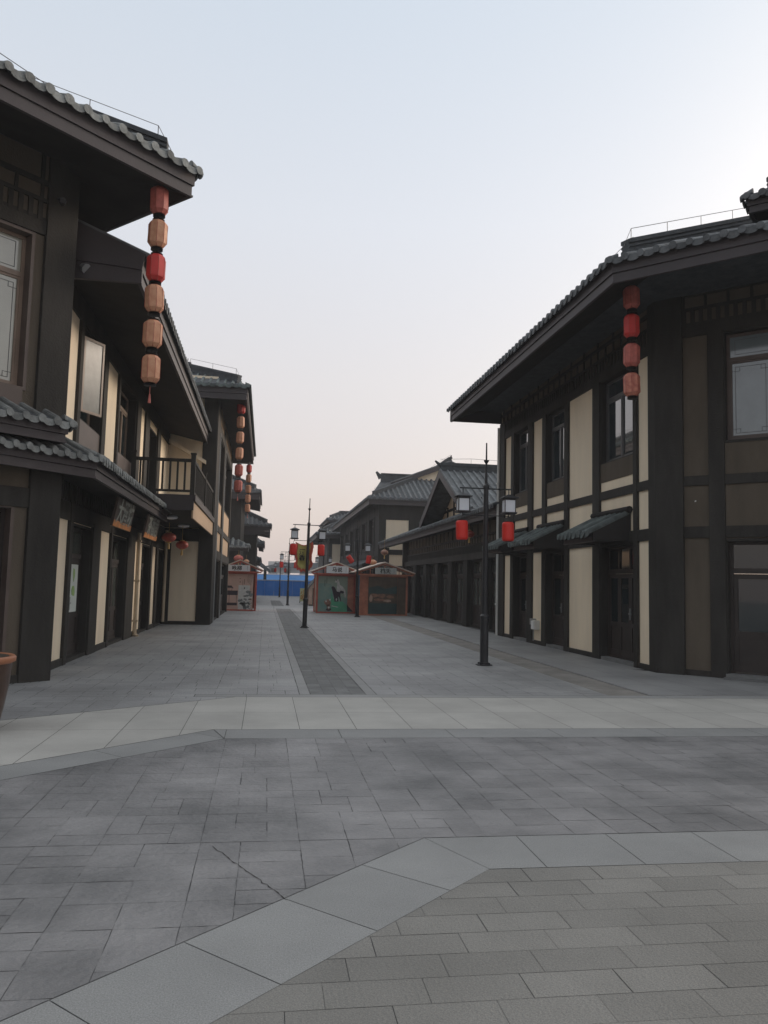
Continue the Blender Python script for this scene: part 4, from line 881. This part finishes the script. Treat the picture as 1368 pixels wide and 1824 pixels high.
def shp(F, par, lst, name='artwork'):
    for k, (mt, polys) in enumerate(lst):
        m = MB()
        for p in polys: m.fpoly(F, p, -.030+k*.0016, -.0285+k*.0016)
        m.build(name, mt, par)
def blob(cx, cz, rx, rz, n=9, j=.25): return [(cx+rx*math.cos(2*math.pi*i/n)*random.uniform(1-j, 1+j), cz+rz*math.sin(2*math.pi*i/n)*random.uniform(1-j, 1+j)) for i in range(n)]
R_ = lambda a, b, c, d: [(a, c), (b, c), (b, d), (a, d)]
random.seed(12)
t, F = kiosk(-1.33, 43.2, 1.78, 'pink kiosk on the left with pagoda and rock picture and sign reading 咏柳', ('咏柳', (-.80, .52, 2.09, 2.42)))
m = MB(); m.fbox(F, -.82, .72, .06, 1.98, -.06, -.032); p = m.build('front_panel', 'k_pink', t)
shp(F, p, [('k_pale', [R_(-.05, .55, .08, 1.35)]), ('k_black', [R_(-.78, -.1, .28, .42), R_(-.78, -.08, .82, 1.06), [(-.78, 1.32), (-.42, 1.32), (-.3, 1.18), (-.38, 1.18), (-.38, 1.2), (-.78, 1.2)], R_(-.4, -.385, .98, 1.2), R_(-.55, -.535, .98, 1.2), R_(-.53, -.51, .4, .84), R_(-.15, -.13, .4, .84), [(-.75, 1.55), (-.6, 1.58), (-.66, 1.64)]]),
            ('k_stone', [blob(-.0+random.uniform(0, .65), random.uniform(.12, .62)+.0, .10, .07) for _ in range(16)]+[blob(.5, 1.0, .14, .08), blob(.6, .85, .12, .1), blob(.42, .8, .08, .06)]),
            ('k_pale', [blob(random.uniform(.0, .64), random.uniform(.1, .6), .05, .028) for _ in range(18)]+[blob(.62, .7, .08, .04)]),
            ('ink', [blob(.02, 1.70, .03, .02), blob(.03, 1.52, .03, .02), blob(.27, 1.20, .03, .05), blob(.15, .38, .13, .05), blob(.55, .62, .10, .03), blob(.3, .78, .1, .03)]+[R_(.16, .175, 1.35, 1.6), R_(.24, .26, 1.4, 1.68)]+[[(.45+.06*i, 1.92), (.455+.06*i, 1.92), (.40+.045*i, 1.55-.05*i), (.39+.045*i, 1.55-.05*i)] for i in range(5)])])
t, F = kiosk(3.72, 42.2, 2.06, 'teal kiosk with white and black horses pictured and a sign reading 马说', ('马说', (-.54, .62, 2.10, 2.48)))
m = MB(); m.fbox(F, -.94, .62, .06, 1.98, -.06, -.032); p = m.build('front_panel', 'k_teal', t)
shp(F, p, [('k_sage', [R_(-.9, .6, 1.55, 1.96), [(-.3, 1.56), (.6, 1.56), (.6, .8), (.1, 1.0)]]),
           ('k_horse', [[(-.03, 1.72), (.10, 1.80), (.16, 1.70), (.20, 1.50), (.38, 1.38), (.5, 1.20), (.54, .95), (.5, .78), (.46, 1.0), (.36, 1.1), (.1, 1.02), (.05, 1.2), (.06, 1.45), (.06, 1.6), (-.08, 1.62)]]),
           ('k_green', [[(-.22, .08), (.85, .08), (.55, .45), (.38, .62), (.0, .60), (-.2, .9), (-.26, 1.3), (-.24, .6)]]),
           ('k_black', [[(-.24, 1.36), (-.16, 1.42), (-.05, 1.35), (.06, 1.14), (.2, 1.12), (.26, 1.2), (.42, 1.16), (.44, 1.06), (.34, 1.04), (.26, 1.06), (.24, .95), (.3, .62), (.26, .62), (.18, .85), (.12, .88), (.14, .62), (.1, .62), (.02, .62), (-.06, .60), (-.08, .8), (-.16, 1.1)], [(.6, .5), (.62, .1), (.95, .1), (.7, .35)], blob(-.36, .2, .14, .1)]),
           ('k_warm', [blob(-.42, .55, .16, .18), blob(-.36, .35, .10, .14)]), ('k_pale', [blob(-.5, .62, .05, .04), blob(-.35, .3, .05, .06), [(-.2, .36), (.1, .31), (.15, .33), (-.2, .4)], blob(-.3, .7, .05, .05), blob(0.04, .72, .03, .07)]),
           ('ink', [R_(-.60, -.58, 1.4, 1.75), R_(-.50, -.48, 1.55, 1.85), blob(.02, 1.74, .025, .03)])])
m = MB(); m.fbox(F, .63, .93, .06, 1.98, -.06, -.03); m.build('front_panel', 'kiosk_orange', t)
t, F = kiosk(5.98, 40.2, 2.46, 'dim brown kiosk beside the dark doors with a dark landscape picture and grey sign', ('桃夭', (-.50, .60, 2.09, 2.41)), dim=True)
m = MB(); m.fbox(F, -.78, .70, .06, 1.98, -.06, -.032); p = m.build('front_panel', 'k_dark', t)
shp(F, p, [('k_deep', [R_(-.76, .68, .08, .62), [(-.76, 1.4), (-.3, 1.5), (.1, 1.35), (.66, 1.5), (.66, 1.1), (-.76, 1.1)]]), ('k_warm', [blob(-.5, 1.0, .2, .1), blob(-.1, 1.0, .25, .1), blob(.35, .95, .2, .08), blob(-.2, .8, .3, .07)]), ('canvas', [blob(-.65, .85, .08, .2), blob(.2, .75, .2, .06)])])
m = MB(); m.fbox(F, -1.13, -.80, .06, 1.98, -.06, -.03); m.build('front_panel', 'kiosk_orange', t)
m = MB(); m.fbox(F, .72, 1.13, .06, 1.98, -.06, -.03); m.build('front_panel', 'k_dark', t)
t = thing('covered_stall', (4.2, 55, 0), 'canvas-covered stall with a sloping pale side, behind the left edge of the teal kiosk', 'stall')
m = MB(); F = frame(3.0, 55, 1, 0, 0, -1); m.fpoly(F, [(0, 0.08), (2.6, .08), (2.6, 2.1), (.75, 2.1), (0.0, 1.25)], -2.4, 0); m.build('cover', 'canvas', t)
m = MB(); m.fpoly(F, [(-.15, 1.15), (.75, 2.2), (2.7, 2.2), (2.7, 2.12), (.78, 2.11), (-.1, 1.08)], -2.5, .1); m.build('roof', 'tile', t)
m = MB(); m.fbox(F, 0.02, 2.5, 0, .1, -2.3, -.1); m.fbox(F, .25, .6, .1, 1.2, .0, .02); m.build('panel', 'k_dark', t)
t = thing('notice_board', (2.95, 62, 0), 'small yellowish standing board with orange brush characters by the pennant lamp post foot', 'sign')
m = MB(); F = frame(2.70, 62, 1, .1, .1, -1); m.fbox(F, 0, .50, .1, 1.12, -.03, 0); p = m.build('board', 'board_yellow', t); text('lettering', '小吃', .42, F, .25, .6, .004, 'ink_orange', p, vertical=True)
m = MB(); m.fpoly(frame(2.70, 62.0, 0, 1, -1, 0), [(0, .05), (.05, 1.1), (.6, 0), (.52, 0), (.05, .9)], -.05, 0); m.fbox(F, 0.45, .5, 0, .15, -.04, -.01); m.build('stand', 'metal', t)

# ------------------------------------------------------------------ shop signs on the left canopy
for k, (y, lab, tx) in enumerate(((16.6, 'nearer wooden signboard with pale characters and orange lower edge under the left canopy', '大酒坊'), (20.6, 'farther wooden signboard, darker, tilted beneath the end of the left canopy', '茶香居'))):
    t = thing('shop_sign', (-2.95, y, 2.85), lab, 'sign', 'wooden shop signs under the left canopy')
    F0 = frame(-2.98, y, 0, 1, 1, 0); tl = .18; F = lambda s, z, o, F0=F0, tl=tl: (F0(s, z, o)[0]+(z-2.6)*tl, F0(s, z, o)[1], z)
    L = 2.0 if k == 0 else 2.2
    m = MB(); m.fbox(F, -.6, L-.6, 2.60, 3.16, -.03, .02); bd = m.build('board', 'sign_wood', t)
    m = MB(); m.fbox(F, -.6, L-.6, 2.60, 2.72, .022, .028); m.build('edge', 'sign_orange', bd)
    text('lettering', tx, .5, F, L/2-.6, 2.92, .03, 'sign_letter', bd, xs=1.15)
    m = MB()
    for q in (-.4, L-.8): m.tube([F(q, 3.14, 0), (-3.0, y+q, 3.36)], .01, 5)
    m.build('hanger', 'metal', t)

# ------------------------------------------------------------------ planter
t = thing('planter', (-2.97, 8.75, 0), 'big glazed brown clay planter with an orange rim, cut off by the left edge', 'planter')
m = MB(); m.lathe(-2.97, 8.75, [(.30, 0.0), (.33, .05), (.37, .25), (.41, .5), (.425, .70), (.43, .72)], 32); m.build('pot', 'terracotta', t, smooth=True)
m = MB(); prr = [(.38, .66), (.425, .70), (.455, .715), (.46, .755), (.44, .775), (.40, .765), (.385, .70)]; m.lathe(-2.97, 8.75, prr, 32); m.build('rim', 'rim', t, smooth=True)
m = MB(); m.lathe(-2.97, 8.75, [(.39, .768), (.3, .772)], 24); m.build('soil', 'soil', t)

# ------------------------------------------------------------------ hoarding and far background
t = thing('hoarding', (0, 88, 0), 'deep blue construction hoarding closing off the end of the street', 'fence')
m = MB(); x = -6
while x < 14: m.box(x, x+.98, 88, 88.04, 0.03, 1.66); x += 1.0
m.build('panel', 'fence_blue', t); m = MB(); m.box(-6, 14, 87.97, 88.06, 1.66, 1.76); m.build('rail', 'fence_rail', t)
m = MB(); x = -6
while x < 14.1: m.box(x-.03, x+.03, 88.05, 88.12, 0, 1.7); x += 3
m.build('post', 'fence_rail', t)
t = thing('hoarding', (0, 130, 0), 'second lighter blue hoarding showing above the deep blue one', 'fence')
m = MB(); m.box(-30, 40, 130, 130.1, 0, 2.65); m.build('panel', 'fence_light', t); m = MB(); m.box(-30, 40, 129.95, 130.12, 2.65, 2.75); m.build('rail', 'fence_rail', t)
t = thing('gate_pavilion', (8, 150, 0), 'distant pale gate building with a dark curved tile roof above the hoardings', 'gatehouse')
m = MB()
for x in (1.0, 3.6, 6.4, 9.2): m.box(x, x+1.0, 150, 152, 0, 4.0)
m.box(.6, 12, 150, 152, 3.2, 4.2); m.build('wall', 'far_wall', t)
m = MB(); F = frame(0, 150, 1, 0, 0, -1); m.fpoly(F, [(-.4, 4.3), (.6, 4.2), (12.5, 4.2), (12.5, 5.4), (9, 5.2), (2.5, 5.1), (1.4, 4.7)], -3, 1); m.build('roof', 'far_dark', t)
for k, (x, y, w, h, l) in enumerate(((-8, 240, 6, 7, 'low pale block far off at the left of the street end'), (1, 300, 7, 9, 'pale distant apartment block behind the gate roof'), (16, 260, 12, 8, 'wide pale distant block right of the gate roof'))):
    t = thing('distant_building', (x, y, 0), l, 'building'); m = MB(); m.box(x, x+w, y, y+8, 0, h); m.build('wall', 'far_wall', t)
    m = MB()
    for i in range(int(w/2)):
        for j in range(int(h/2.6)): m.box(x+.6+i*2, x+1.5+i*2, y-.05, y+.05, 1+j*2.6, 2.2+j*2.6)
    m.build('window', 'far_dark', t)
t = thing('pylon', (6.3, 250, 0), 'faint lattice pylon far behind the hoarding', 'pylon'); m = MB()
for s in (-1, 1): m.tube([(6.3+s*1.2, 250, 0), (6.3+s*.2, 250, 10.8)], .06, 4)
for z in range(1, 11): w_ = 1.2-z*.095; m.tube([(6.3-w_, 250, z), (6.3+w_-.1, 250, z+1)], .04, 4)
for z in (8, 9.4): m.tube([(4.6, 250, z), (8, 250, z)], .05, 4)
m.build('lattice', 'wire', t)
# ------------------------------------------------------------------ haze
hm = bpy.data.materials.new('haze'); hm.use_nodes = True; q = hm.node_tree; q.nodes.clear(); oo = q.nodes.new('ShaderNodeOutputMaterial'); pv = q.nodes.new('ShaderNodeVolumePrincipled')
pv.inputs['Color'].default_value = (.95, .95, .96, 1); pv.inputs['Density'].default_value = 0.0009; q.links.new(pv.outputs[0], oo.inputs['Volume']); MATS['haze'] = hm
m = MB(); m.box(-60, 80, -40, 320, -1.2, 16); h = m.build('haze', 'haze'); struct(h, 'stuff')
